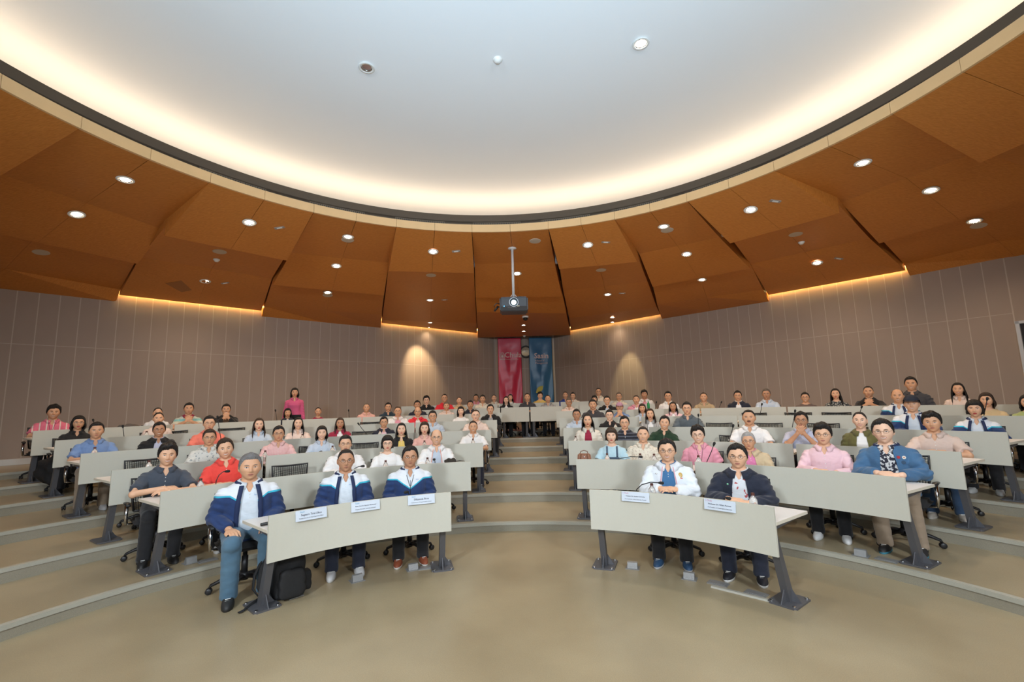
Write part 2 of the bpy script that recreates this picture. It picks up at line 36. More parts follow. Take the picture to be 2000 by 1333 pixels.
PPL=[(490, 884, 943, 1, 'M', 'lap', 'short', 'grey', 2, 0, 'varsity', 'navywhite', 'palewhite', 'man with grey hair in an open navy and white jacket', 'front left desk outer end'),
(676, 875.5, 915, 1, 'M', 'lap', 'crew', 'black', 3, 1, 'varsity', 'navywhite', 'palewhite', 'bespectacled man in an open navy and white jacket', 'front left desk middle'),
(801, 870, 910, 1, 'M', 'lap', 'side', 'black', 3, 1, 'varsityc', 'navywhite', 'palewhite', 'man in a zipped navy and white jacket with lanyard', 'front left desk inner end'),
(1301, 856, 904, 1, 'M', 'clasplow', 'side', 'black', 1, 1, 'jacket', 'offwhite', 'blue', 'smiling man in a white jacket over a blue shirt', 'front right desk'),
(1438, 866, 910, 1, 'M', 'table', 'side', 'black', 1, 1, 'jacket', 'darknavy', 'floral', 'man in a dark navy jacket over a floral shirt', 'front right desk'),
(329, 866, 909, 2, 'M', 'cross', 'puff', 'black', 1, 0, 'sshirt', 'slate', 'slate', 'smiling man in a slate blue shirt with folded arms', 'second row left'),
(441, 854.5, 893, 2, 'M', 'table', 'side', 'darkbrown', 1, 0, 'polo', 'coral', 'coral', 'man in a coral red polo tilting his head', 'second row left'),
(675, 849, 879, 2, 'M', 'table', 'short', 'black', 1, 1, 'jacket', 'white', 'white', 'man in a white jacket half hidden by the row ahead', 'second row left'),
(757, 849.6, 882, 2, 'F', 'table', 'bob0', 'black', 0, 1, 'tee', 'white', 'white', 'woman with short hair and glasses in a white top', 'second row left'),
(852.5, 837.6, 873, 2, 'M', 'table', 'bald', 'black', 1, 1, 'jacket', 'white', 'lightblue', 'balding man in a white jacket with orange trim', 'second row left'),
(1193, 834.4, 866, 2, 'F', 'table', 'bob0', 'darkbrown', 0, 0, 'tee', 'skyblue', 'skyblue', 'woman with short hair in denim overalls', 'second row right'),
(1255, 831.7, 860, 2, 'M', 'lap', 'crew', 'black', 1, 0, 'sshirt', 'cream', 'cream', 'smiling man in a cream patterned shirt', 'second row right'),
(1361.6, 831, 868, 2, 'M', 'lap', 'puff', 'black', 0, 1, 'polo', 'pink', 'pink', 'man with glasses in a pink polo and thin lanyard', 'second row right'),
(1460, 843, 876, 2, 'M', 'clasplow', 'short', 'silver', 2, 1, 'jacket', 'beige', 'magenta', 'silver haired man in a beige jacket and pink shirt', 'second row right'),
(1604.4, 826.5, 866, 2, 'M', 'table', 'puff', 'black', 1, 1, 'shirt', 'palepink', 'palepink', 'man with glasses in a pale pink long sleeved shirt', 'second row right'),
(1721, 817, 862, 2, 'M', 'table', 'side', 'black', 0, 1, 'jacket', 'denim', 'bwprint', 'smiling man in a blue denim bomber jacket with badges', 'second row right end'),
(410, 837.5, 869.5, 3, 'M', 'table', 'short', 'darkbrown', 2, 1, 'sshirt', 'whiteprint', 'whiteprint', 'man with glasses in a white printed shirt', 'third row left'),
(545, 831.6, 866, 3, 'M', 'table', 'side', 'black', 2, 1, 'shirt', 'pinkstripe', 'pinkstripe', 'man with glasses in a pink striped shirt', 'third row left'),
(629, 831, 859, 3, 'F', 'table', 'bob', 'black', 0, 0, 'shirt', 'lightblue', 'lightblue', 'woman with a black bob in a light blue shirt', 'third row left'),
(784, 825, 852, 3, 'F', 'lap', 'long', 'black', 0, 0, 'jacket', 'black', 'yellow', 'woman with long black hair in a black blazer', 'third row left'),
(829, 823, 848.5, 3, 'F', 'table', 'bob', 'darkbrown', 0, 0, 'shirt', 'salmonpink', 'salmonpink', 'woman with shoulder length hair in a pink blouse', 'third row left'),
(924, 821, 847, 3, 'M', 'table', 'crew', 'black', 2, 0, 'polo', 'white', 'white', 'man with cropped hair in a white polo', 'third row left aisle end'),
(1147, 807, 833, 3, 'F', 'lap', 'bob1', 'black', 1, 0, 'jacket', 'ivory', 'maroon', 'woman in a cream blazer with straight black hair', 'third row right'),
(1219, 812, 836, 3, 'M', 'lap', 'side', 'black', 1, 1, 'polo', 'navystripe', 'navystripe', 'man with glasses in a navy striped polo', 'third row right'),
(1297, 811, 838, 3, 'M', 'table', 'side', 'black', 1, 0, 'polo', 'darkgreen', 'darkgreen', 'man in a dark green polo leaning his head', 'third row right'),
(1461, 799, 827.6, 3, 'M', 'table', 'crew', 'black', 2, 0, 'sshirt', 'white', 'white', 'broad man with a moustache in a white shirt', 'third row right'),
(1563, 803.6, 831, 3, 'M', 'clasp', 'side', 'black', 3, 1, 'sshirt', 'palelilac', 'palelilac', 'man clasping his hands in a pale blue shirt', 'third row right'),
(1677, 802.4, 835, 3, 'F', 'lap', 'tied', 'black', 0, 0, 'jacket', 'olive', 'white', 'woman with tied back hair in an olive jacket', 'third row right'),
(1817, 804.5, 846, 3, 'M', 'cross', 'puff', 'black', 2, 0, 'sshirt', 'pinkbeige', 'pinkbeige', 'man in a beige short sleeved shirt with folded arms', 'third row right end'),
(190, 824, 859, 4, 'M', 'table', 'short', 'black', 2, 0, 'polo', 'midblue', 'midblue', 'man in a blue polo at the end of the row', 'fourth row left'),
(312, 824, 852, 4, 'M', 'lap', 'side', 'black', 3, 1, 'jacket', 'black', 'palelilac', 'man in a black jacket over a pale shirt', 'fourth row left'),
(409.6, 811.5, 839, 4, 'M', 'table', 'short', 'black', 1, 1, 'polo', 'salmon', 'salmon', 'man with glasses in a salmon polo', 'fourth row left'),
(506.5, 815.5, 841, 4, 'F', 'table', 'long', 'darkbrown', 0, 0, 'shirt', 'lightblue', 'lightblue', 'woman in a light blue puff sleeved blouse', 'fourth row left'),
(583, 814, 838, 4, 'F', 'table', 'long', 'black', 0, 0, 'shirt', 'creampink', 'creampink', 'woman in a cream shirt with long dark hair', 'fourth row left'),
(664.5, 815, 840, 4, 'F', 'table', 'long', 'darkbrown', 3, 0, 'jacket', 'maroon', 'white', 'woman with long hair in a maroon jacket', 'fourth row left'),
(750, 813.6, 834.5, 4, 'M', 'lap', 'side', 'black', 2, 1, 'jacket', 'darknavy', 'palepink', 'man in a navy vest jacket over a pink shirt', 'fourth row left'),
(845, 801.6, 825.5, 4, 'M', 'lap', 'short', 'black', 2, 1, 'sshirt', 'lightblue', 'lightblue', 'man with glasses in a light blue shirt', 'fourth row left'),
(929, 799.3, 821, 4, 'M', 'table', 'crew', 'darkbrown', 0, 1, 'shirt', 'creampink', 'creampink', 'stout man with glasses in a pale pink shirt', 'fourth row left'),
(1125.6, 798.7, 820, 4, 'M', 'table', 'short', 'black', 3, 1, 'shirt', 'lightblue', 'lightblue', 'man with glasses in a light blue shirt', 'fourth row right'),
(1189.8, 799.7, 818, 4, 'M', 'table', 'short', 'black', 0, 1, 'polo', 'black', 'black', 'man with glasses in a black polo', 'fourth row right'),
(1269, 797, 818, 4, 'F', 'table', 'long', 'darkbrown', 1, 0, 'jacket', 'bwstripe', 'white', 'woman in a black and white striped cardigan', 'fourth row right'),
(1340.7, 784.5, 808, 4, 'M', 'table', 'short', 'black', 1, 1, 'polo', 'steel', 'steel', 'man with glasses in a grey blue polo', 'fourth row right'),
(1778, 771, 803, 4, 'M', 'table', 'cap', 'capblack', 1, 0, 'varsity', 'navywhite', 'palewhite', 'man in a dark cap and navy and white jacket', 'fourth row right'),
(1900.7, 780.3, 812, 4, 'F', 'cross', 'bob0', 'black', 1, 0, 'varsity', 'navywhite', 'palewhite', 'woman with short hair in a navy and white jacket', 'fourth row right'),
(155, 811, 836.5, 5, 'F', 'table', 'bob', 'black', 2, 1, 'shirt', 'black', 'black', 'woman with a black bob and glasses in black', 'fifth row left end'),
(310.6, 804, 830, 5, 'F', 'lap', 'tied', 'black', 1, 0, 'shirt', 'creampink', 'creampink', 'woman with tied back hair in a cream coat', 'fifth row left'),
(777, 793, 814, 5, 'M', 'table', 'crew', 'darkbrown', 2, 1, 'jacket', 'white', 'pink', 'man in a white jacket over a pink shirt', 'fifth row left'),
(816, 794.4, 815, 5, 'M', 'table', 'bald', 'black', 2, 1, 'jacket', 'red', 'white', 'man with glasses in a red and white jacket', 'fifth row left'),
(900, 793.6, 814, 5, 'F', 'table', 'bob', 'black', 0, 0, 'tee', 'white', 'white', 'woman in a white sleeveless top', 'fifth row left'),
(957.6, 789.5, 809.5, 5, 'M', 'lap', 'side', 'black', 1, 1, 'jacket', 'black', 'grey', 'man with glasses in a black jacket', 'fifth row left aisle end'),
(1157.3, 780, 801, 5, 'M', 'table', 'short', 'black', 2, 0, 'polo', 'charcoal', 'charcoal', 'broad man in a charcoal polo', 'fifth row right'),
(1209.6, 785.6, 804, 5, 'M', 'clasp', 'cap', 'capmauve', 2, 0, 'sshirt', 'midblue', 'midblue', 'man in a mauve cap with hands at his chin', 'fifth row right'),
(1253.8, 788, 805, 5, 'F', 'lap', 'bob', 'darkbrown', 2, 0, 'shirt', 'lightblue', 'lightblue', 'woman with a dark bob in light blue', 'fifth row right'),
(1313.6, 784, 803.5, 5, 'F', 'lap', 'long', 'black', 3, 0, 'jacket', 'palepink', 'white', 'woman with long black hair in a pink jacket', 'fifth row right'),
(1751, 759, 790, 5, 'M', 'lap', 'bald', 'black', 2, 0, 'varsity', 'navywhite', 'palewhite', 'balding man in an open navy and white jacket', 'fifth row right'),
(1924, 766, 799, 5, 'F', 'table', 'bob', 'darkbrown', 1, 0, 'tee', 'sand', 'sand', 'woman with brown hair in a sand coloured top', 'fifth row right'),
(2004, 770, 800, 5, 'F', 'table', 'bob', 'black', 1, 0, 'tee', 'lime', 'lime', 'woman in a pale green top cut off by the frame', 'fifth row right end'),
(106.4, 791, 818, 6, 'M', 'table', 'puff', 'black', 2, 0, 'polo', 'pinkstripe2', 'pinkstripe2', 'man in a pink polo with white stripes', 'last row left end'),
(309, 795, 816, 6, 'F', 'lap', 'tied', 'black', 1, 0, 'tee', 'white', 'white', 'woman in white half hidden behind the next row', 'last row left'),
(369.6, 786.4, 810, 6, 'M', 'claspm', 'short', 'black', 2, 0, 'polo', 'rainbow', 'rainbow', 'man in a pastel colour block polo with red collar', 'last row left'),
(442.4, 788.8, 810.5, 6, 'M', 'clasp', 'short', 'black', 2, 0, 'jacket', 'black', 'brown', 'man in a black jacket clasping his hands', 'last row left'),
(562.4, 797, 813, 6, 'F', 'lap', 'bob', 'black', 2, 0, 'jacket', 'darknavy', 'white', 'woman with a dark bob in a navy jacket', 'last row left'),
(621.6, 795, 810, 6, 'F', 'lap', 'tied', 'black', 2, 0, 'tee', 'maroon', 'maroon', 'woman with tied hair in a maroon top', 'last row left'),
(716, 787, 806.5, 6, 'M', 'lap', 'crew', 'greybrown', 2, 0, 'shirt', 'salmonpink', 'salmonpink', 'older man with greying hair in a pink shirt', 'last row left'),
(758.4, 786, 803, 6, 'M', 'lap', 'short', 'black', 2, 1, 'polo', 'darkteal', 'darkteal', 'man with glasses in a dark teal polo', 'last row left'),
(815, 782, 801, 6, 'M', 'lap', 'short', 'black', 3, 0, 'polo', 'darknavy', 'darknavy', 'man with black hair in a dark navy polo', 'sixth row left'),
(872, 784.8, 802.5, 6, 'M', 'lap', 'short', 'greybrown', 2, 0, 'shirt', 'creampink', 'creampink', 'older man in a pale pink shirt', 'sixth row left'),
(918.4, 782, 799, 6, 'M', 'lap', 'short', 'black', 3, 0, 'polo', 'darknavy', 'darknavy', 'dark haired man in a black shirt', 'sixth row left'),
(1110.7, 777.6, 797, 6, 'M', 'lap', 'short', 'greybrown', 3, 1, 'shirt', 'creampink', 'creampink', 'man with glasses in a pale peach shirt', 'sixth row right'),
(1185, 773, 791, 6, 'M', 'lap', 'short', 'black', 1, 1, 'jacket', 'black', 'lightblue', 'man with glasses in a black jacket', 'sixth row right'),
(1242, 771.5, 789, 6, 'M', 'lap', 'crew', 'black', 2, 0, 'jacket', 'pink', 'white', 'man in a pink jacket with black lanyard', 'sixth row right'),
(1304, 764, 784.5, 6, 'M', 'lap', 'short', 'black', 2, 1, 'shirt', 'white', 'white', 'man with glasses in a white shirt', 'sixth row right'),
(1373.5, 766, 786.5, 6, 'M', 'clasplow', 'crew', 'darkbrown', 2, 0, 'sshirt', 'khaki', 'khaki', 'man in a khaki shirt with folded hands', 'last row right'),
(1440, 762.8, 782.5, 6, 'M', 'lap', 'short', 'black', 2, 1, 'jacket', 'darknavy', 'white', 'man in a dark blazer over a white shirt', 'last row right'),
(1495.6, 758.8, 783.5, 6, 'M', 'clasplow', 'short', 'greybrown', 3, 1, 'shirt', 'lightblue', 'lightblue', 'grey haired man in a light blue shirt', 'last row right'),
(1571.5, 766, 786, 6, 'M', 'lap', 'short', 'black', 2, 1, 'tee', 'taupe', 'taupe', 'man with glasses slouching in a taupe top', 'last row right'),
(1630.4, 758, 781, 6, 'F', 'lap', 'long', 'black', 1, 0, 'tee', 'dots', 'dots', 'woman with long hair in a dotted blouse', 'last row right'),
(1694.4, 753, 777.5, 6, 'M', 'claspm', 'crew', 'black', 2, 0, 'polo', 'black', 'black', 'man in a black polo crossing his forearms', 'last row right'),
(1777, 735.3, 762, 6, 'M', 'lap', 'short', 'black', 2, 0, 'sshirt', 'charcoal', 'charcoal', 'tall man in a dark grey shirt against the wall', 'last row right'),
(1869, 746.6, 774.5, 6, 'F', 'lap', 'long', 'black', 1, 0, 'shirt', 'creampink', 'creampink', 'smiling woman with very long black hair', 'last row right'),
(832.8, 773.3, 789.6, 7, 'M', 'lap', 'puff', 'black', 0, 1, 'polo', 'black', 'black', 'young man with glasses in a black polo', 'seventh row left'),
(868, 769, 785, 7, 'M', 'table', 'crew', 'black', 2, 1, 'polo', 'red', 'red', 'man with glasses in a bright red polo', 'seventh row left'),
(896.8, 774.7, 789, 7, 'F', 'lap', 'tied', 'darkbrown', 1, 0, 'shirt', 'sand', 'sand', 'woman with tied hair in a beige shirt', 'seventh row left'),
(942.4, 771, 787, 7, 'M', 'lap', 'short', 'black', 2, 0, 'polo', 'cream', 'cream', 'young man in a cream polo', 'seventh row left'),
(988.3, 773.7, 789, 7, 'F', 'table', 'long', 'black', 0, 0, 'jacket', 'black', 'white', 'woman with long hair in black and white dress', 'centre back table'),
(1029.6, 767.4, 786, 7, 'M', 'table', 'crew', 'black', 2, 0, 'polo', 'charcoal', 'charcoal', 'man in a charcoal polo', 'centre back table'),
(1069.7, 771, 786.5, 7, 'M', 'table', 'crew', 'black', 2, 0, 'shirt', 'bwstripe', 'bwstripe', 'young man in a black and white striped shirt', 'centre back table'),
(1160.8, 772, 789, 7, 'F', 'lap', 'bob0', 'black', 1, 0, 'tee', 'bwprint', 'bwprint', 'black haired person looking down in a printed top', 'seventh row right'),
(1208.3, 766, 782.5, 7, 'M', 'lap', 'short', 'greybrown', 2, 1, 'shirt', 'cream', 'cream', 'greying man with glasses in a white shirt', 'seventh row right'),
(1257.8, 762, 779, 7, 'M', 'lap', 'puff', 'black', 3, 0, 'jacket', 'white', 'pink', 'man in a white jacket over a pink top', 'seventh row right'),
(929.6, 770, 784, 8, 'M', 'lap', 'short', 'black', 3, 0, 'polo', 'pink', 'pink', 'man in a pink polo behind the cream polo', 'back row left'),
(964.8, 770.4, 783.5, 8, 'F', 'lap', 'tied', 'black', 1, 0, 'jacket', 'ivory', 'black', 'woman in a cream blazer', 'back row left'),
(996.6, 769.6, 783, 8, 'F', 'lap', 'long', 'black', 1, 0, 'tee', 'white', 'white', 'young woman in a white blouse', 'back row centre'),
(1054.7, 765.8, 780.5, 8, 'M', 'lap', 'puff', 'black', 1, 0, 'tee', 'yellow', 'yellow', 'young man in a pale yellow top', 'back row centre'),
(1103.9, 764.6, 777.5, 8, 'M', 'lap', 'crew', 'black', 2, 0, 'polo', 'royal', 'royal', 'man in a royal blue shirt', 'back row right'),
(1118.6, 766.3, 781, 8, 'M', 'lap', 'short', 'black', 1, 1, 'jacket', 'ivory', 'black', 'man with glasses in a cream jacket', 'back row right'),
(1168.5, 757.3, 773, 8, 'M', 'lap', 'crew', 'black', 2, 1, 'shirt', 'cream', 'cream', 'broad man with glasses in a cream shirt', 'back row right'),
(576, 758.8, 777, 9, 'F', 'stand', 'bob', 'black', 2, 0, 'shirt', 'hotpink', 'hotpink', 'standing woman in a bright pink shirt', 'by the left wall')]
# ---------------- helpers ----------------
MATS={}
def nodes(m): return m.node_tree.nodes, m.node_tree.links
def mat(name,col,rough=.6,metal=0,bump=None,var=None,spec=.5,emit=None,estr=0,sheen=0,trans=0,alpha=1):
    if name in MATS: return MATS[name]
    m=bpy.data.materials.new(name); m.use_nodes=True; n,l=nodes(m); b=n['Principled BSDF']
    b.inputs['Base Color'].default_value=(*col,1); b.inputs['Roughness'].default_value=rough; b.inputs['Metallic'].default_value=metal
    b.inputs['Specular IOR Level'].default_value=spec
    if sheen: b.inputs['Sheen Weight'].default_value=sheen
    if trans: b.inputs['Transmission Weight'].default_value=trans
    if alpha<1: b.inputs['Alpha'].default_value=alpha
    if emit: b.inputs['Emission Color'].default_value=(*emit,1); b.inputs['Emission Strength'].default_value=estr
    tc=n.new('ShaderNodeTexCoord')
    if var:
        sc,amt=var; t=n.new('ShaderNodeTexNoise'); t.inputs['Scale'].default_value=sc; t.inputs['Detail'].default_value=4
        l.new(tc.outputs['Object'],t.inputs['Vector'])
        mx=n.new('ShaderNodeMix'); mx.data_type='RGBA'; mx.inputs[6].default_value=(*[c*(1-amt) for c in col],1); mx.inputs[7].default_value=(*[min(1,c*(1+amt)) for c in col],1)
        l.new(t.outputs['Fac'],mx.inputs[0]); l.new(mx.outputs[2],b.inputs['Base Color'])
    if bump:
        sc,st=bump[:2]; t=n.new('ShaderNodeTexNoise'); t.inputs['Scale'].default_value=sc; t.inputs['Detail'].default_value=3
        if len(bump)>2:
            mp=n.new('ShaderNodeMapping'); mp.inputs['Scale'].default_value=bump[2]; l.new(tc.outputs['Object'],mp.inputs[0]); l.new(mp.outputs[0],t.inputs['Vector'])
        else: l.new(tc.outputs['Object'],t.inputs['Vector'])
        bp=n.new('ShaderNodeBump'); bp.inputs['Strength'].default_value=st; bp.inputs['Distance'].default_value=.02
        l.new(t.outputs['Fac'],bp.inputs['Height']); l.new(bp.outputs[0],b.inputs['Normal'])
    MATS[name]=m; return m
class MB:
    def __init__(s): s.v=[]; s.f=[]; s.m=[]; s.mi=0
    def add(s,vs,fs):
        k=len(s.v); s.v+=[tuple(map(float,p)) for p in vs]; s.f+=[tuple(i+k for i in f) for f in fs]; s.m+=[s.mi]*len(fs); return s
    def box(s,c,d,M=None):
        x,y,z=[q/2 for q in d]; vs=[Vector((sx*x,sy*y,sz*z)) for sx in(-1,1) for sy in(-1,1) for sz in(-1,1)]
        if M is not None: vs=[M@p for p in vs]
        c=Vector(c); return s.add([p+c for p in vs],[(0,1,3,2),(4,6,7,5),(0,4,5,1),(2,3,7,6),(0,2,6,4),(1,5,7,3)])
    def prism(s,top,bot):
        n=len(top); fs=[tuple(range(n)),tuple(range(2*n-1,n-1,-1))]+[(i,i+n,(i+1)%n+n,(i+1)%n) for i in range(n)]
        return s.add(list(top)+list(bot),fs)
    def tube(s,pts,rads,seg=8,cap=True,flat=1.0):
        pts=[Vector(p) for p in pts]
        if not hasattr(rads,'__len__'): rads=[rads]*len(pts)
        vs=[];up=None
        for i,p in enumerate(pts):
            d=(pts[min(i+1,len(pts)-1)]-pts[max(i-1,0)]).normalized()
            if up is None: up=Vector((0,0,1)) if abs(d.z)<.9 else Vector((0,1,0))
            a=d.cross(up).normalized(); b=a.cross(d).normalized(); up=b
            for k in range(seg):
                t=2*math.pi*k/seg; vs.append(p+a*math.cos(t)*rads[i]+b*math.sin(t)*rads[i]*flat)
        fs=[(i*seg+k,i*seg+(k+1)%seg,(i+1)*seg+(k+1)%seg,(i+1)*seg+k) for i in range(len(pts)-1) for k in range(seg)]
        if cap: fs+=[tuple(range(seg-1,-1,-1)),tuple(range((len(pts)-1)*seg,len(pts)*seg))]
        return s.add(vs,fs)
    def ball(s,c,r,seg=12,rings=8,sc=(1,1,1),M=None):
        vs=[];c=Vector(c)
        for i in range(rings+1):
            a=math.pi*i/rings
            for k in range(seg):
                t=2*math.pi*k/seg; p=Vector((math.sin(a)*math.cos(t)*r*sc[0],math.sin(a)*math.sin(t)*r*sc[1],math.cos(a)*r*sc[2]))
                if M is not None: p=M@p
                vs.append(p+c)
        return s.add(vs,[(i*seg+k,(i+1)*seg+k,(i+1)*seg+(k+1)%seg,i*seg+(k+1)%seg) for i in range(rings) for k in range(seg)])
    def lathe(s,prof,c=(0,0,0),seg=20,M=None,loop=False):
        c=Vector(c); vs=[]
        for r,z in prof:
            for k in range(seg):
                t=2*math.pi*k/seg; p=Vector((r*math.cos(t),r*math.sin(t),z))
                if M is not None: p=M@p
                vs.append(p+c)
        n=len(prof); fs=[(i*seg+k,i*seg+(k+1)%seg,(i+1)*seg+(k+1)%seg,(i+1)*seg+k) for i in range(n-1) for k in range(seg)]
        if prof[0][0]<.0115 and prof[-1][0]<.0115 or abs(prof[0][0]-prof[-1][0])>1e9: pass
        closed=prof[0][0]>.0115 and (abs(prof[0][0]-prof[-1][0])<.012) and len(prof)>=4 and loop
        if closed: fs+=[((n-1)*seg+k,(n-1)*seg+(k+1)%seg,(k+1)%seg,k) for k in range(seg)]
        else: fs+=[tuple(range(seg-1,-1,-1)),tuple(range((n-1)*seg,n*seg))]
        return s.add(vs,fs)
    def mesh(s,name,mats,smooth=False,fix=True):
        me=bpy.data.meshes.new(name); me.from_pydata(s.v,[],s.f)
        for m in (mats if isinstance(mats,(list,tuple)) else [mats]): me.materials.append(m)
        if max(s.m,default=0)>0: me.polygons.foreach_set('material_index',s.m)
        if fix:
            bm=bmesh.new(); bm.from_mesh(me); bmesh.ops.recalc_face_normals(bm,faces=bm.faces); bm.to_mesh(me); bm.free()
        if smooth: me.polygons.foreach_set('use_smooth',[True]*len(me.polygons))
        me.update(); return me
def obj(name,me,parent=None,loc=None,rz=None,mats=None,**props):
    o=bpy.data.objects.new(name,me); C.objects.link(o)
    if parent: o.parent=parent
    if loc is not None: o.location=loc
    if rz is not None: o.rotation_euler=(0,0,rz)
    if mats:
        for i,m in enumerate(mats):
            o.material_slots[i].link='OBJECT'; o.material_slots[i].material=m
    for k,v in props.items(): o[k]=v
    return o
def empty(name,loc,rz=0,**props):
    o=bpy.data.objects.new(name,None); C.objects.link(o); o.location=loc; o.rotation_euler=(0,0,rz)
    for k,v in props.items(): o[k]=v
    return o
CX,CY=-.0857,2.1922
def P2(rho,deg,z=0): a=math.radians(deg); return Vector((CX+rho*math.sin(a),CY+rho*math.cos(a),z))
RK=[4.023,5.245,6.42,7.607,8.669,9.817,10.96]
LEV=[0,.115,.25,.386,.524,.648,.755,.86]
RR=[2.60]+[r+.02 for r in RK]
# ---------------- materials ----------------
def floor_mat(name,a,b,rough,spk=.5):
    m=bpy.data.materials.new(name); m.use_nodes=True; n,l=nodes(m); p=n['Principled BSDF']
    tc=n.new('ShaderNodeTexCoord'); t=n.new('ShaderNodeTexNoise'); t.inputs['Scale'].default_value=.9; t.inputs['Detail'].default_value=5
    s=n.new('ShaderNodeTexNoise'); s.inputs['Scale'].default_value=160; s.inputs['Detail'].default_value=2
    l.new(tc.outputs['Object'],t.inputs['Vector']); l.new(tc.outputs['Object'],s.inputs['Vector'])
    r=n.new('ShaderNodeValToRGB'); r.color_ramp.elements[0].position=.35; r.color_ramp.elements[1].position=.65
    r.color_ramp.elements[0].color=(*a,1); r.color_ramp.elements[1].color=(*b,1); l.new(t.outputs['Fac'],r.inputs[0])
    r2=n.new('ShaderNodeValToRGB'); r2.color_ramp.elements[0].position=.4; r2.color_ramp.elements[1].position=.62
    r2.color_ramp.elements[0].color=(.82,.82,.8,1); r2.color_ramp.elements[1].color=(1.08,1.06,1.0,1); l.new(s.outputs['Fac'],r2.inputs[0])
    mx=n.new('ShaderNodeMix'); mx.data_type='RGBA'; mx.blend_type='MULTIPLY'; mx.inputs[0].default_value=spk
    l.new(r.outputs[0],mx.inputs[6]); l.new(r2.outputs[0],mx.inputs[7]); l.new(mx.outputs[2],p.inputs['Base Color'])
    p.inputs['Roughness'].default_value=rough; p.inputs['Specular IOR Level'].default_value=.4
    bp=n.new('ShaderNodeBump'); bp.inputs['Strength'].default_value=.05; l.new(t.outputs['Fac'],bp.inputs['Height']); l.new(bp.outputs[0],p.inputs['Normal'])
    MATS[name]=m; return m
FLOOR=floor_mat('terrazzo_beige',(.30,.24,.148),(.385,.312,.196),.28)
RISER=floor_mat('terrazzo_riser',(.25,.23,.175),(.30,.27,.21),.55)
NOSE=floor_mat('nosing_grey',(.36,.35,.29),(.41,.395,.33),.5,.25)
def wood_mat():
    m=bpy.data.materials.new('amber_veneer'); m.use_nodes=True; n,l=nodes(m); p=n['Principled BSDF']
    tc=n.new('ShaderNodeTexCoord'); mp=n.new('ShaderNodeMapping'); mp.inputs['Scale'].default_value=(14,70,14); mp.inputs['Rotation'].default_value=(0,0,.6)
    t=n.new('ShaderNodeTexNoise'); t.inputs['Scale'].default_value=1.2; t.inputs['Detail'].default_value=5
    l.new(tc.outputs['Object'],mp.inputs[0]); l.new(mp.outputs[0],t.inputs['Vector'])
    r=n.new('ShaderNodeValToRGB'); r.color_ramp.elements[0].position=.3; r.color_ramp.elements[1].position=.7
    r.color_ramp.elements[0].color=(.45,.155,.024,1); r.color_ramp.elements[1].color=(.57,.21,.040,1)
    l.new(t.outputs['Fac'],r.inputs[0]); l.new(r.outputs[0],p.inputs['Base Color']); p.inputs['Roughness'].default_value=.48; p.inputs['Specular IOR Level'].default_value=.35
    MATS['wood']=m; return m
WOOD=wood_mat()
FASCIA=mat('pale_veneer',(.72,.46,.22),.5,var=(5,.08))
WALLP=mat('wall_fabric',(.36,.283,.232),.85,var=(3,.05),bump=(300,.1))
WALLJ=mat('wall_joint',(.50,.42,.355),.8)
BASEB=mat('baseboard_white',(.62,.62,.60),.5)
DOME=mat('dome_plaster',(.86,.86,.85),.85)
DARKB=mat('cove_band',(.085,.060,.038),.7)
PANEL=mat('desk_panel_laminate',(.55,.535,.455),.5,var=(60,.02))
TOP=mat('desk_top_laminate',(.76,.73,.69),.4)
TEDGE=mat('desk_top_edge',(.66,.61,.50),.5)
STEEL=mat('grey_powdercoat',(.115,.115,.125),.45,.3)
BLKP=mat('black_plastic',(.012,.012,.013),.45)
BLKM=mat('black_mesh',(.012,.012,.012),.8)
CHROME=mat('chrome',(.6,.6,.6),.15,1)
SEATM=mat('seat_fabric',(.014,.014,.015),.9)
WHITEP=mat('white_plastic',(.75,.74,.70),.4)
# ---------------- floor and tiers ----------------
def arcpath(rho,z,a0=-90,a1=96,step=2.0,yend=-4.95):
    pts=[]
    e=P2(rho,a0,z)
    pts.append(Vector((e.x,yend,z)))
    n=int((a1-a0)/step)
    pts+= [P2(rho,a0+(a1-a0)*i/n,z) for i in range(n+1)]
    e=P2(rho,a1,z); pts.append(Vector((e.x,yend,z))); return pts
fl=MB(); fl.box((0,6,-.1),(30,30,.2)); obj('floor',fl.mesh('floor',FLOOR),kind='structure')
for k,R in enumerate(RK):
    z0,z1=LEV[k],LEV[k+1]
    if k==6: a0,a1=-23,27; n=24
    else: a0,a1=-90,96; n=92
    root=empty('floor_tier',(0,0,0),kind='structure')
    Rn=RK[k+1] if k<5 else 24
    def strip(m0,m1,R0,R1):
        mb=MB()
        if k==6:
            A=[P2(R0,a0+(a1-a0)*i/n,0) for i in range(n+1)]; B=[P2(R1,a0+(a1-a0)*i/n,0) for i in range(n+1)]
        else: A=arcpath(R0,0); B=arcpath(R1,0)
        vs=[];N=len(A)
        for p,q in zip(A,B): vs+=[(p.x,p.y,m0),(q.x,q.y,m0),(q.x,q.y,m1),(p.x,p.y,m1)]
        fs=[(4*i+a,4*i+(a+1)%4,4*i+4+(a+1)%4,4*i+4+a) for i in range(N-1) for a in range(4)]+[(0,1,2,3),(4*N-1,4*N-2,4*N-3,4*N-4)]
        mb.add(vs,fs); return mb
    obj('tread',strip(z0-.02,z1-.002,R+.04,(Rn+.5) if k<5 else R+9.5).mesh('tread',FLOOR),root)
    obj('riser',strip(z0-.01,z1-.036,R+.008,R+.05).mesh('riser',RISER),root)
    obj('nosing',strip(z1-.037,z1,R,R+.055).mesh('nosing',NOSE),root)
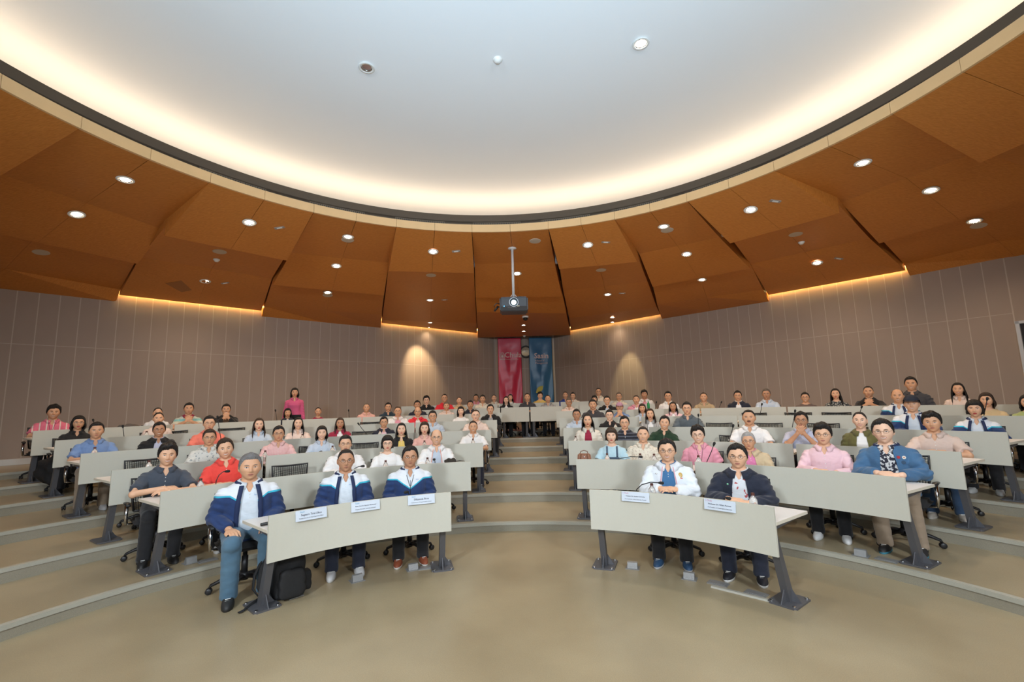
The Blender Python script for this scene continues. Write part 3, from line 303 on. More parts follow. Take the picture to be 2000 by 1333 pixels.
# ---------------- walls ----------------
WL=[(-13.0,4.843),(CL[0],CL[1])]; WC=[(CL[0],CL[1]),(CR[0],CR[1])]; WR=[(CR[0],CR[1]),(12.2,4.21)]
SEAM=3.042
def wall(name,a,b,z0,z1,panels=True,skip=None):
    a=Vector((*a,0)); b=Vector((*b,0)); d=(b-a); L=d.length; d.normalize(); n=Vector((-d.y,d.x,0)); nb=n
    # outward normal = away from the hall middle
    if n.dot(a-Vector((0,5,0)))<0: n=-n
    root=empty(name,(0,0,0),kind='structure')
    mb=MB(); q=[a-n*.0125,b-n*.0125,b+n*.2,a+n*.2]
    mb.prism([p+Vector((0,0,z1)) for p in q],[p+Vector((0,0,z0-.3)) for p in q]); obj('backing',mb.mesh('backing',WALLJ),root)
    if panels:
        mats=[WALLP]; k=int(L/.30)
        for (s0,s1) in((z0+.12,SEAM-.006),(SEAM+.006,z1)):
            me=MB().box((.15,-.006,(s0+s1)/2),(.284,.02,s1-s0)).mesh('wall_panel',WALLP)
            for i in range(k):
                if skip and skip(i*.30,s0): continue
                o=obj('wall_panel',me,root); o.matrix_world=Matrix(((d.x,n.x,0,a.x+d.x*i*.3),(d.y,n.y,0,a.y+d.y*i*.3),(0,0,1,0),(0,0,0,1)))
    bb=MB(); q=[a-n*.03,b-n*.03,b,a]
    bb.prism([p+Vector((0,0,z0+.11)) for p in q],[p+Vector((0,0,z0)) for p in q]); obj('baseboard',bb.mesh('baseboard',BASEB),root)
    return root
wall('wall_left',WL[0],WL[1],.755,4.62)
wall('wall_back',WC[0],WC[1],.86,4.62)
LWR=(Vector(WR[1])-Vector(WR[0])).length
winx=(Vector((9.265,8.304))-Vector(WR[0])).length
wall('wall_right',WR[0],WR[1],.755,4.62,skip=lambda s,z: s+.29>winx and s<winx+2.4)
wall('wall_side_left',(-13.0,-5),(-13.0,4.843),0,6.6,False)
wall('wall_side_right',(12.2,4.21),(12.2,-5),0,6.6,False)
wall('wall_front',(12.2,-5),(-13.0,-5),0,6.6,False)
# control room window in the right wall
a=Vector((*WR[0],0)); d=(Vector((*WR[1],0))-a).normalized(); n=Vector((-d.y,d.x,0))
if n.dot(a-Vector((0,5,0)))<0: n=-n
win=empty('window_1',(0,0,0),kind='structure')
MW=Matrix(((d.x,n.x,0,a.x+d.x*winx),(d.y,n.y,0,a.y+d.y*winx),(0,0,1,0),(0,0,0,1)))
def wob(nm,mb,m):
    o=obj(nm,mb.mesh(nm,m),win); o.matrix_world=MW; return o
f=MB(); f.box((0.02,-.03,2.2),(.05,.06,1.36)); f.box((2.33,-.03,2.2),(.05,.06,1.36)); f.box((1.17,-.03,2.86),(2.36,.06,.05)); f.box((1.17,-.03,1.53),(2.36,.06,.05)); f.box((1.17,-.03,2.2),(.04,.05,1.3)); wob('window_frame',f,mat('frame_white',(.55,.57,.6),.5))
for xx in(.6,1.75): wob('pane',MB().box((xx,-.012,2.2),(1.1,.008,1.3)),mat('dark_glass',(.05,.05,.055),.08,.0,spec=.8))
wob('infill',MB().box((1.17,-.010,3.75),(2.34,.012,1.72)).box((1.17,-.010,1.15),(2.34,.012,.7)),WALLP)
# ---------------- ceiling: dome, cove, fascia, veneer panels ----------------
c0x,c0y,r0=-.1487,3.5197,5.0594
def ring(rin,rout,z0,z1,a0=0,a1=360,n=180,cx=c0x,cy=c0y,rin2=None,rout2=None):
    vs=[];rin2=rin2 or rin;rout2=rout2 or rout
    for i in range(n+1):
        t=math.radians(a0+(a1-a0)*i/n); s,c=math.sin(t),math.cos(t)
        vs+=[(cx+rin*s,cy+rin*c,z0),(cx+rout*s,cy+rout*c,z0),(cx+rout2*s,cy+rout2*c,z1),(cx+rin2*s,cy+rin2*c,z1)]
    fs=[(4*i+a,4*i+(a+1)%4,4*i+4+(a+1)%4,4*i+4+a) for i in range(n) for a in range(4)]
    if a1-a0<360: fs+=[(0,1,2,3),(4*n+3,4*n+2,4*n+1,4*n)]
    return MB().add(vs,fs)
dm=MB().lathe([(7.1,5.95),(7.1,6.1),(.01,6.1),(.01,5.95)],(c0x,c0y,0),160)
dome=obj('ceiling',dm.mesh('dome',DOME),kind='structure')
obj('cove_wall',ring(7.0,7.1,4.9,6.0).mesh('cove_wall',DOME),dome)
obj('cove_shelf',ring(5.3,7.05,5.26,5.30).mesh('cove_shelf',DARKB),dome)
bandroot=empty('trim_1',(0,0,0),kind='structure')
obj('cove_band',ring(5.30,5.36,4.98,5.435).mesh('cove_band',DARKB),bandroot)
GR=mat('grille_black',(.02,.018,.015),.7)
for a in(-52,-34,-17.5,-1,14,29,45,61):
    g=ring(5.275,5.30,5.13,5.27,a-5.2,a+5.2,14).mesh('air_grille',mat('grille_frame',(.12,.09,.06),.6)); go=obj('air_grille',g,bandroot)
    s=MB()
    for i in range(26):
        t=math.radians(a-4.9+9.8*i/25); s.box((c0x+5.268*math.sin(t),c0y+5.268*math.cos(t),5.2),(.012,.012,.11),Matrix.Rotation(-t,3,'Z'))
    obj('slat',s.mesh('slat',GR),go,kind='stuff')
cv=obj('cove_lamp',ring(5.72,5.86,5.31,5.37).mesh('cove_lamp',mat('cove_glow',(1,.8,.6),.5,emit=(1,.80,.58),estr=COVE_E)),bandroot,label='continuous warm light strip hidden in the ceiling cove')
fas=empty('trim_2',(0,0,0),kind='structure')
AN=[-172,-155.5,-139,-122.5,-106,-90,-73.5,-56.5,-39.1,-22.8,-6.5,10.4,24.8,39.4,54.9,71.7,88,104,120,136,152,168,188]
for i in range(22):
    for h in(0,1):
        A0=AN[i]+(AN[i+1]-AN[i])*h/2; A1=AN[i]+(AN[i+1]-AN[i])*(h+1)/2
        obj('fascia_board',ring(r0-.012,r0+.03,4.985,5.135,A0+.03,A1-.03,10).mesh('fascia_board',FASCIA),fas)
obj('fascia_top',ring(r0,5.32,5.11,5.13).mesh('fascia_top',DARKB),fas)
sof=empty('ceiling_soffit',(0,0,0),kind='structure')
for (t,Lc,Rc) in BAYS:
    for j in range(len(Lc)-1):
        p=[Vector(Lc[j]),Vector(Rc[j]),Vector(Rc[j+1]),Vector(Lc[j+1])]
        if j==0:
            pass
        if (t=='A' and j==1) or (t=='B' and j==2): p[0]=p[0]+Vector((0,0,.15)); p[1]=p[1]+Vector((0,0,.15))
        last=j==len(Lc)-2
        if last and t=='A':   # stop short of the wall: a light slot
            for (q,r_) in((2,1),(3,0)):
                dd=(p[q]-p[r_]); Lg=dd.length; p[q]=p[r_]+dd*max(0,(Lg-.10))/Lg
        ml_,mh_=(p[0]+p[1])/2,(p[3]+p[2])/2
        for hh_,(q0,q1,q2,q3) in enumerate(((p[0],ml_,mh_,p[3]),(ml_,p[1],p[2],mh_))):
            if j==0:
                aa=[math.atan2(v.x-c0x,v.y-c0y) for v in(p[0],p[1])]
                if aa[1]<aa[0]: aa[1]+=2*math.pi
                s0=aa[0]+(aa[1]-aa[0])*hh_/2; s1=aa[0]+(aa[1]-aa[0])*(hh_+1)/2; e=.0008
                arc=[Vector((c0x+(r0+.002)*math.sin(t),c0y+(r0+.002)*math.cos(t),4.99)) for t in [s0+e+(s1-s0-2*e)*k/8 for k in range(9)]]
                g2=(q2-q3).normalized()*.0015; q=arc+[q2-g2,q3+g2]
                obj('veneer_panel',MB().prism(q,[v+Vector((0,0,.12 if k_<9 else .34)) for k_,v in enumerate(q)]).mesh('veneer_panel',WOOD),sof); continue
            g=(q1-q0).normalized()*.0015; q=[q0+g,q1-g,q2-g,q3+g]
            if (q[3]-q[0]).length<.03 or (q[2]-q[1]).length<.03: continue
            hgt=.30 if j>0 else .12
            obj('veneer_panel',MB().prism(q,[v+Vector((0,0,hgt)) for v in q]).mesh('veneer_panel',WOOD),sof)
# soffit backing closes the void above the panels
bk=ring(5.45,22,5.18,5.24,rin2=5.45).mesh('soffit_deck',DARKB); obj('soffit_deck',bk,sof)
# warm slot lights at the wall above the A bays
for (t,Lc,Rc) in BAYS:
    if t!='A': continue
    a,b=Vector(Lc[-1]),Vector(Rc[-1])
    if a.y<5 or b.y<5: continue
    inn=Vector((c0x,c0y,0)); m=(a+b)/2; n=(Vector((m.x,m.y,0))-inn).normalized()
    e=(b-a); nn=Vector((-e.y,e.x,0)).normalized()
    if nn.dot(n)<0: nn=-nn
    q=[a-nn*.03+Vector((0,0,.13)),b-nn*.03+Vector((0,0,.13)),b-nn*.06+Vector((0,0,.13)),a-nn*.06+Vector((0,0,.13))]
    obj('slot_lamp',MB().prism(q,[v+Vector((0,0,.02)) for v in q]).mesh('slot_lamp',mat('slot_glow',(1,.7,.3),.5,emit=(1,.80,.26),estr=SLOT_E)),sof)
# ---------------- lamps and fittings on the ceiling ----------------
def orient(nv,loc):
    z=-Vector(nv).normalized(); x=Vector((1,0,0)); y=z.cross(x).normalized(); x=y.cross(z)
    return Matrix(((x.x,y.x,z.x,loc[0]),(x.y,y.y,z.y,loc[1]),(x.z,y.z,z.z,loc[2]),(0,0,0,1)))   # +Z points up into the ceiling
rim=MB().lathe([(.072,-.006),(.105,-.004),(.108,.0),(.072,.01)],seg=28,loop=True).mesh('trim_ring',WHITEP,True)
refl=MB().lathe([(.0715,-.004),(.068,.012),(.05,.02),(.0715,.02)],seg=24,loop=True).mesh('reflector',CHROME,True)
dif=MB().lathe([(.001,.002),(.06,.002),(.06,.008),(.001,.008)],seg=24).mesh('diffuser',mat('lamp_glow',(1,.9,.8),.5,emit=(1,.88,.70),estr=26))
difo=MB().lathe([(.001,.012),(.06,.012),(.06,.018),(.001,.018)],seg=24).mesh('diffuser',mat('lamp_off',(.35,.36,.37),.1,.8))
def lampf(p,nv,lab,s=1,on=True,name='ceiling_downlight',grp=None):
    o=empty(name,p,label=lab,category='ceiling light')
    if grp: o['group']=grp
    o.matrix_world=orient(nv,Vector(p)+Vector(nv)*.012)@Matrix.Scale(s,4)
    obj('trim_ring',rim,o); obj('reflector',refl,o); obj('diffuser',dif if on else difo,o); return o
def bayname(p):
    a=math.degrees(math.atan2(p[0]-c0x,p[1]-c0y)); r=math.hypot(p[0]-c0x,p[1]-c0y)
    side='straight ahead near the projector' if abs(a-2)<5 else ('left of the projector' if a<2 else 'right of the projector')
    return a,r,side
ORD=['inner ring','second ring','third ring','outer ring']
WD=['first','second','third','fourth','fifth','sixth','seventh','eighth','ninth']
cnt={}
DL=[]
for i,(p,nv) in enumerate(FX['down']):
    a,r,side=bayname(p); rg=0 if r<6.6 else 1 if r<8.4 else 2 if r<11 else 3
    DL.append((rg,side,abs(a-2),i,r))
lab={}
for rg in range(4):
    for sd in('straight ahead near the projector','left of the projector','right of the projector'):
        L=sorted([d for d in DL if d[0]==rg and d[1]==sd],key=lambda d:(round(d[2]),d[4]))
        for k,dd in enumerate(L):
            lab[dd[3]]='lit round downlight in the wood ceiling, %s, %s %s'%(ORD[rg],WD[k],sd)
for i,(p,nv) in enumerate(FX['down']):
    lampf(p,nv,lab[i],1.0 if bayname(p)[1]<10 else .85,grp='downlights in the wood ceiling')
    wallsp=i in(10,17+6-1+1) # the two wall washers are set below
    e=DOWN_E*(1.0 if bayname(p)[1]<10 else .25)
    spot('downlight_lamp',Vector(p)+Vector((0,0,-.03)),Vector(p)+Vector((0,0,-2)),e,(1,.74,.48),2.3,.9,.05)
# narrow washers that make the two bright scallops on the walls
spot('wall_washer',(-2.75,14.85,4.25),(-3.25,15.75,2.75),WASH_E,(1,.74,.42),1.0,.75,.03)
spot('wall_washer',(3.35,14.9,4.25),(3.95,15.65,2.2),WASH_E*.55,(1,.82,.42),.75,.6,.03)
lampf(FX['dl'][:2]+[5.948],(0,0,-1),'bright lit downlight in the pale dome ceiling, upper right',.95)
spot('downlight_lamp',(FX['dl'][0],FX['dl'][1],5.9),(FX['dl'][0],FX['dl'][1],0),90,(1,.93,.85),2.0,.8,.06)
lampf(FX['dd'][:2]+[5.948],(0,0,-1),'unlit chrome downlight in the pale dome ceiling, upper left',.95,False)
spk=MB().lathe([(.001,-.010),(.10,-.008),(.118,-.004),(.12,.002),(.001,.004)],seg=28).mesh('speaker_grille',mat('speaker_grey',(.50,.42,.33),.7))
cnt={}
for i,(p,nv) in enumerate(sorted(FX['spk'],key=lambda q:q[0][0])):
    o=obj('ceiling_speaker',spk,None,label='flat round speaker grille in the wood ceiling, %s from the left wall side'%(WD+['tenth','eleventh'])[i],category='speaker',group='ceiling speakers'); o.matrix_world=orient(nv,p)
det=MB().lathe([(.001,-.05),(.03,-.048),(.045,-.03),(.06,-.012),(.06,.0),(.001,.0)],seg=20)
det=det.mesh('detector_body',WHITEP,True)
for (p,nv),lb in zip(FX['det']+[[FX['sm'][:2]+[5.95],(0,0,-1)]],('white smoke detector on the wood ceiling, left side','white smoke detector on the wood ceiling, right side','small white detector above the gap between the banners','white smoke detector on the pale dome between two lamps')):
    o=obj('smoke_detector',det,None,label=lb,category='detector',group='smoke detectors'); o.matrix_world=orient(nv,p)
for i,(p,nv) in enumerate(sorted(FX['vent'],key=lambda q:q[0][0])):
    o=empty('recessed_light',p,label='small rectangular recessed emergency light in the wood ceiling, %s from the left'%WD[i],category='ceiling light',group='rectangular emergency lights'); o.matrix_world=orient(nv,p)
    obj('bezel',MB().box((0,0,-.002),(.17,.055,.012)).mesh('bezel',mat('bezel_grey',(.30,.26,.22),.5)),o)
    obj('lens',MB().box((0,0,-.009),(.09,.03,.008)).mesh('lens',WHITEP),o)
p,nv=FX['hatch'][0]; o=obj('access_hatch',MB().box((0,0,-.002),(.62,.5,.01)).mesh('hatch',mat('hatch_wood',(.30,.11,.022),.5)),None,label='square darker access hatch flush in the wood ceiling, left side',category='hatch'); o.matrix_world=orient(nv,p)
p,nv=FX['ptz'][0]
o=empty('dome_camera',p,label='small dark dome camera hanging just behind the projector',category='camera'); 
obj('mount',MB().lathe([(.001,0),(.1,0),(.1,-.05),(.001,-.05)],seg=20).mesh('mount',WHITEP,True),o)
obj('dome_glass',MB().ball((0,0,-.07),.075,16,10).mesh('dome_glass',mat('smoked',(.01,.01,.01),.1),True),o)
# projector on its pole
pp=FX['proj']; top=FX['pole'][0][0]
pr=empty('projector',pp,label='dark grey ceiling projector with lit lens hanging on a white pole',category='projector')
W,H,D=.58,.30,.46
bm=bmesh.new(); bmesh.ops.create_cube(bm,size=1); bmesh.ops.scale(bm,vec=(W,D,H),verts=bm.verts); bmesh.ops.bevel(bm,geom=bm.edges[:],offset=.03,segments=3,affect='EDGES')
me=bpy.data.meshes.new('projector_body'); bm.to_mesh(me); bm.free(); me.materials.append(mat('projector_grey',(.035,.04,.048),.4)); obj('body',me,pr)
def ycyl(r,y0,y1,x,z,m,name,par,seg=28):
    return obj(name,MB().lathe([(.001,y0),(r,y0),(r,y1),(.001,y1)],(x,0,z),seg,Matrix.Rotation(math.pi/2,3,'X')).mesh(name,m,False),par)
ycyl(.095,.2,.245,.0,.03,mat('lens_ring',(.5,.52,.55),.3,.6),'lens_ring',pr)
ycyl(.085,.2,.25,.0,.03,mat('lens_barrel',(.02,.03,.035),.2),'lens_barrel',pr)
ycyl(.05,.24,.256,.0,.02,mat('lens_glow',(.8,.95,1),.2,emit=(.75,.95,1),estr=3.5),'lens_glass',pr)
obj('lower_grille',MB().box((0,-.232,-.10),(.54,.008,.09)).mesh('g',mat('projector_dark',(.018,.014,.012),.6)),pr)
obj('badge',MB().box((.09,-.238,-.052),(.05,.006,.016)).mesh('b',mat('badge',(.5,.45,.3),.4)),pr)
obj('indicator',MB().ball((-.2,-.234,-.05),.008).mesh('i',mat('blue_led',(.1,.4,1),.4,emit=(.1,.5,1),estr=3)),pr)
ph=top[2]-pp[2]
obj('pole',MB().tube([(0,-.02,.16),(0,-.02,ph-.02)],.028,14).lathe([(.03,ph-.04),(.09,ph-.02),(.09,ph+.01),(.03,ph+.01)],(0,-.02,0)).mesh('pole',mat('pole_white',(.62,.60,.58),.4),True),pr)
obj('bracket',MB().tube([(-.055,-.02,.15),(-.055,-.02,.2),(-.035,-.02,.23),(.035,-.02,.23),(.055,-.02,.2),(.055,-.02,.15)],.007,8).mesh('bracket',WHITEP,True),pr)
obj('cable',MB().tube([(.06,0,.17),(.12,.02,.2),(.2,.02,.19),(.24,.05,.14)],.012,8).tube([(-.29,0,.05),(-.36,0,.07),(-.41,0,.02),(-.4,0,-.06),(-.34,0,.0),(-.29,0,-.02)],.01,8).tube([(-.41,0,-.1),(-.33,0,.0)],.022,8).mesh('cable',BLKP,True),pr)
def text(body,size,m,par,M,name='lettering',ext=.001,align='CENTER',bold=0):
    cu=bpy.data.curves.new(name,'FONT'); cu.body=body; cu.size=size; cu.align_x=align; cu.align_y='CENTER'; cu.extrude=ext; cu.offset=bold; cu.resolution_u=2
    t=bpy.data.objects.new(name,cu); C.objects.link(t); dg=bpy.context.evaluated_depsgraph_get(); me=bpy.data.meshes.new_from_object(t.evaluated_get(dg)); bpy.data.objects.remove(t)
    me.materials.clear(); me.materials.append(m); o=obj(name,me,par); o.matrix_parent_inverse=Matrix(); o.matrix_basis=M; return o
FR=Matrix.Rotation(math.pi/2,4,'X')
text('PANASONIC',.035,mat('print_dim',(.12,.11,.10),.5),pr,Matrix.Translation((-.03,-.2385,-.085))@FR)
# banners and clock at the chamfered back wall
def banner(name,tl,tr,bl,label,build):
    tl,tr,bl=Vector(tl),Vector(tr),Vector(bl); Wd=(tr-tl).length; Hh=tl.z-bl.z
    d=(tr-tl).normalized(); n=Vector((d.y,-d.x,0))
    root=empty(name,tl,label=label,category='banner'); root.matrix_world=Matrix(((d.x,-n.x,0,tl.x),(d.y,-n.y,0,tl.y),(0,0,1,tl.z),(0,0,0,1)))
    return root,Wd,Hh
def bsurf(u,v): # folds: draped V wrinkles
    s=0
    for k,(c,a) in enumerate(((.5,1),(.2,.6),(.8,.7))): s+=a*math.sin(9*abs(u-c)*(1+.6*v)+6*v+k*2)*.010*min(1,v*3)
    return s+.006*math.sin(40*v+3*u)*math.exp(-((u-.5)/.3)**2)
def cloth_banner(root,Wd,Hh,m):
    nu,nv=28,60; vs=[];fs=[]
    for j in range(nv+1):
        for i in range(nu+1):
            u,v=i/nu,j/nv; vs.append((u*Wd+.03*v*(u*0+1)*0,bsurf(u,v),-v*Hh))
    for j in range(nv):
        for i in range(nu): a=j*(nu+1)+i; fs.append((a,a+1,a+nu+2,a+nu+1))
    me=MB().add(vs,fs).mesh('cloth',m,True,False); o=obj('cloth',me,root); md=o.modifiers.new('s','SOLIDIFY'); md.thickness=.004; return o
r1,W1,H1=banner('banner',FX['b1l'],FX['b1r'],FX['b1b'],'tall pink hanging banner lettered Chula left of the clock',None)
cloth_banner(r1,W1,H1,mat('banner_pink',(.50,.020,.06),.36))
lw=mat('banner_white',(.62,.46,.42),.5)
text('Chula',.30,lw,r1,Matrix.Translation((W1*.64,-.03,-.70))@FR,bold=.002)
text('Chulalongkorn University',.052,lw,r1,Matrix.Translation((W1*.58,-.03,-.87))@FR)
cr=MB()
for i in range(9):
    t=math.pi*(i/8-.5)*1.3; cr.tube([(0,0,-.08),(math.sin(t)*.085,0,.02+math.cos(t)*.13)],.006,6)
cr.lathe([(.03,0),(.03,.006)],(0,.0,-.0),12,Matrix.Rotation(math.pi/2,3,'X')); cr.box((0,0,-.135),(.2,.008,.028)); cr.tube([(math.sin(t)*.095,0,.0+math.cos(t)*.14) for t in [k*.314 for k in range(-8,9)]],.008,6)
o=obj('emblem',cr.mesh('emblem',lw),r1,(W1*.18,-.034,-.73))
r2,W2,H2=banner('banner',FX['b2l'],FX['b2r'],FX['b2b'],'tall blue hanging banner lettered Sasin right of the clock',None)
cloth_banner(r2,W2,H2,mat('banner_blue',(.02,.11,.23),.36))
text('Sasin',.30,lw,r2,Matrix.Translation((W2*.52,-.03,-.76))@FR,bold=.006)
text('School of\nManagement',.10,lw,r2,Matrix.Translation((W2*.24,-.03,-1.0))@FR,align='LEFT')
lf=MB()
for (x,z,rot,L) in((.08,-2.62,.2,.42),(.22,-2.25,-.75,.42)):
    M=Matrix.Rotation(rot,3,'Y'); pts=[(t*L,-.0,math.sin(math.pi*t)*.10) for t in [k/10 for k in range(11)]]+[(t*L,-.0,-math.sin(math.pi*t)*.10) for t in [k/10 for k in range(9,0,-1)]]
    vs=[M@Vector(p)+Vector((x,-.03,z)) for p in pts]; lf.prism(vs,[v+Vector((0,.006,0)) for v in vs])
obj('leaf_print',lf.mesh('leaf',mat('leaf_yellow',(.42,.36,.04),.5)),r2)
ck=FX['clock']; ckr=empty('wall_clock',(ck[0],ck[1]+.08,ck[2]),label='round black rimmed wall clock with glossy face between the banners',category='clock')
MX=Matrix.Rotation(math.pi/2,3,'X')
obj('clock_rim',MB().lathe([(.19,.0),(.25,.0),(.25,.05),(.22,.06),(.19,.04)],(0,0,0),40,MX,True).mesh('rim',BLKP,True),ckr)
obj('clock_face',MB().lathe([(.001,.0),(.2,.0),(.2,.02),(.001,.02)],(0,0,0),40,MX).mesh('face',mat('clock_face',(.35,.30,.22),.06,.4)),ckr)
obj('clock_hand',MB().box((.0,-.028,.05),(.008,.004,.12)).box((.04,-.028,0),(.09,.004,.01)).mesh('hand',BLKP),ckr)
# unseen glowing screen added behind the camera for cool fill; the stage lamp housings
scr=empty('fill_screen',(0,-4.9,0),label='wide unseen glowing screen added on the front wall for cool fill light',category='screen')
obj('screen_surface',MB().box((0,0,2.6),(7.0,.03,3.0)).mesh('scr',mat('fill_glow',(.85,.9,1),.6,emit=(.72,.88,1.0),estr=FILL_E)),scr)
obj('screen_border',MB().box((0,0,4.14),(7.16,.05,.08)).box((0,0,1.06),(7.16,.05,.08)).box((-3.54,0,2.6),(.08,.05,3.16)).box((3.54,0,2.6),(.08,.05,3.16)).mesh('bd',BLKP),scr)
for sx,nm in((-1,'left'),(1,'right')):
    o=obj('stage_light',MB().lathe([(.08,0),(.13,.3),(.125,.3),(.06,.02)],(0,0,0),20,Matrix.Rotation(math.radians(70),3,'X')).mesh('hs',BLKP),None,(sx*3.2,-2.75,4.25),label='black stage spotlight at the front ceiling, %s side'%nm,category='stage light')
# ---------------- desks ----------------
def arcsolid(r0_,r1_,z0,z1,a0,a1,z0b=None):
    n=max(2,int(abs(a1-a0)/1.5)); vs=[]
    for i in range(n+1):
        a=a0+(a1-a0)*i/n; p=P2(r0_,a); q=P2(r1_,a); vs+=[(p.x,p.y,z0),(q.x,q.y,z0),(q.x,q.y,z1),(p.x,p.y,z1)]
    fs=[(4*i+k,4*i+(k+1)%4,4*i+4+(k+1)%4,4*i+4+k) for i in range(n) for k in range(4)]+[(0,1,2,3),(4*n+3,4*n+2,4*n+1,4*n)]
    return MB().add(vs,fs)
# one leg: y axis = outward from the stage, x along the desk
def leg_meshes():
    b=MB()
    q=lambda pts,x0,x1:b.prism([(x0,y,z) for y,z in pts],[(x1,y,z) for y,z in pts])
    q([(.03,.645),(.10,.60),(.315,.012),(.225,.012)],-.028,.028)
    leg=b.mesh('leg',STEEL)
    b=MB(); b.prism([(-.022,y,z) for y,z in((.02,.645),(.50,.645),(.47,.605),(.06,.585))],[(.022,y,z) for y,z in((.02,.645),(.50,.645),(.47,.605),(.06,.585))]); br=b.mesh('bracket',STEEL)
    bm=bmesh.new(); bmesh.ops.create_cube(bm,size=1); bmesh.ops.scale(bm,vec=(.22,.30,.014),verts=bm.verts); bmesh.ops.translate(bm,vec=(0,.27,.007),verts=bm.verts); bmesh.ops.bevel(bm,geom=[e for e in bm.edges if abs(e.verts[0].co.z-e.verts[1].co.z)>.005],offset=.02,segments=3,affect='EDGES')
    fp=bpy.data.meshes.new('foot_plate'); bm.to_mesh(fp); bm.free(); fp.materials.append(STEEL)
    b=MB(); b.prism([(-.004,.125,.014),(-.004,.25,.014),(-.004,.218,.14)],[(.004,.125,.014),(.004,.25,.014),(.004,.218,.14)]); b.prism([(.028,.26,.014),(.095,.26,.014),(.028,.26,.11)],[(.028,.268,.014),(.095,.268,.014),(.028,.268,.11)]); gs=b.mesh('gusset',STEEL)
    b=MB()
    b.lathe([(.014,.014),(.014,.022),(.001,.024)],(0,0,0),10)
    bo=b.mesh('bolt',CHROME)
    return leg,br,fp,gs,bo
LEGM=leg_meshes()
def desk(row,a0,a1,label,legs=None):
    R=RR[row-1]; z=LEV[row-1]; m=(a0+a1)/2; rp=P2(R,m,z)
    root=empty('lecture_desk',rp,label=label,category='desk',group='curved lecture desks')
    I=Matrix.Translation(-rp)
    def add(nm,mb,mt,par=root):
        me=mb.mesh(nm,mt); me.transform(I); return obj(nm,me,par)
    add('modesty_panel',arcsolid(R-.004,R+.016,z+.412,z+.785,a0,a1),PANEL)
    t=add('tabletop',arcsolid(R+.018,R+.575,z+.645,z+.670,a0,a1),TOP)
    add('edge_band',arcsolid(R+.575,R+.578,z+.645,z+.669,a0,a1),TEDGE,t)
    for s,aa in((-1,a0),(1,a1)):
        p=P2(R,aa,z); e=add_end(aa,R,z,s); e.transform(I); obj('edge_band',e,t)
    off=math.degrees(.06/R)
    L=legs or [a0+off*1.2,a1-off*1.2]
    for aa in L:
        p=P2(R,aa,z)
        lg=obj('leg',LEGM[0],root,(p-rp),-math.radians(aa))
        for nm,me in zip(('bracket','foot_plate','gusset'),LEGM[1:4]): obj(nm,me,lg)
        if row<=2:
            for x in(-.085,.085):
                for y in(.15,.39): obj('bolt',LEGM[4],lg,(x,y,0))
    return root
def add_end(aa,R,z,s):
    t=math.radians(aa); d=Vector((math.cos(t),-math.sin(t),0))*s*.003
    p,q=P2(R+.018,aa,z+.645),P2(R+.577,aa,z+.645); u=Vector((0,0,.024))
    return MB().prism([p+u,q+u,q+u+d,p+u+d],[p,q,q+d,p+d]).mesh('edge_band',TEDGE)
RN=['front','second','third','fourth','fifth','sixth','seventh','back']
DK=[(1,[(-48.7,-12.6)],[(18.1,53.8)]),(2,[(-55,-31.2),(-30.8,-7.2)],[(12.6,32.8),(33.2,60.6)]),(3,[(-55.8,-38.9),(-38.5,-21.9),(-21.5,-4.6)],[(10.2,27),(27.3,43.8),(44.2,60.9)]),
(4,[(-55.8,-43.2),(-43,-30),(-29.8,-16.6),(-16.4,-3.1)],[(8.8,22),(22.3,36),(36.3,49),(49.3,61.4)]),(5,[(-55.9,-42.5),(-42.3,-28.6),(-28.4,-15.0),(-14.8,-2.1)],[(7.8,20),(20.3,33.4),(33.6,47.5),(47.8,61.5)]),
(6,[(-56.2,-44.6),(-44.4,-32.8),(-32.6,-22.3),(-22.1,-11.6),(-11.4,-1.35)],[(7.1,17.3),(17.5,27.8),(28.0,38.3),(38.5,49.5),(49.7,61)]),
(7,[(-14.2,-8.0),(-7.8,-1.6)],[(10.4,15.6),(15.8,21.2)]),(8,[(-16,-9),(-8.8,-2)],[(7.4,12.4),(12.6,18)])]
WN={1:['one'],2:['wall','aisle'],3:['wall','middle','aisle'],4:['wall','second from wall','third from wall','aisle'],5:['wall','second','middle','fourth','aisle']}
for row,Ls,Rs in DK:
    for side,LL in(('left',Ls),('right',Rs)):
        n=len(LL)
        for i,(a0,a1) in enumerate(LL):
            j=i if side=='left' else n-1-i
            pos='' if n==1 else ', '+(['wall end','aisle end'] if n==2 else ['wall end','middle one','aisle end'] if n==3 else ['wall end','second from wall','third from wall','aisle end'] if n==4 else ['wall end','second from wall','middle one','fourth from wall','aisle end'])[j]
            desk(row,a0,a1,'curved cream fronted lecture desk, %s row %s of the aisle%s'%(RN[row-1],side,pos))
desk(7,-1.45,2.8,'cream fronted desk across the top of the aisle, under the pink banner')
desk(7,3.0,10.2,'cream fronted desk across the top of the aisle, under the blue banner')
desk(8,-1.8,2.7,'rearmost cream desk half hidden behind the aisle top desk, pink banner side')
desk(8,2.9,7.2,'rearmost cream desk half hidden behind the aisle top desk, blue banner side')
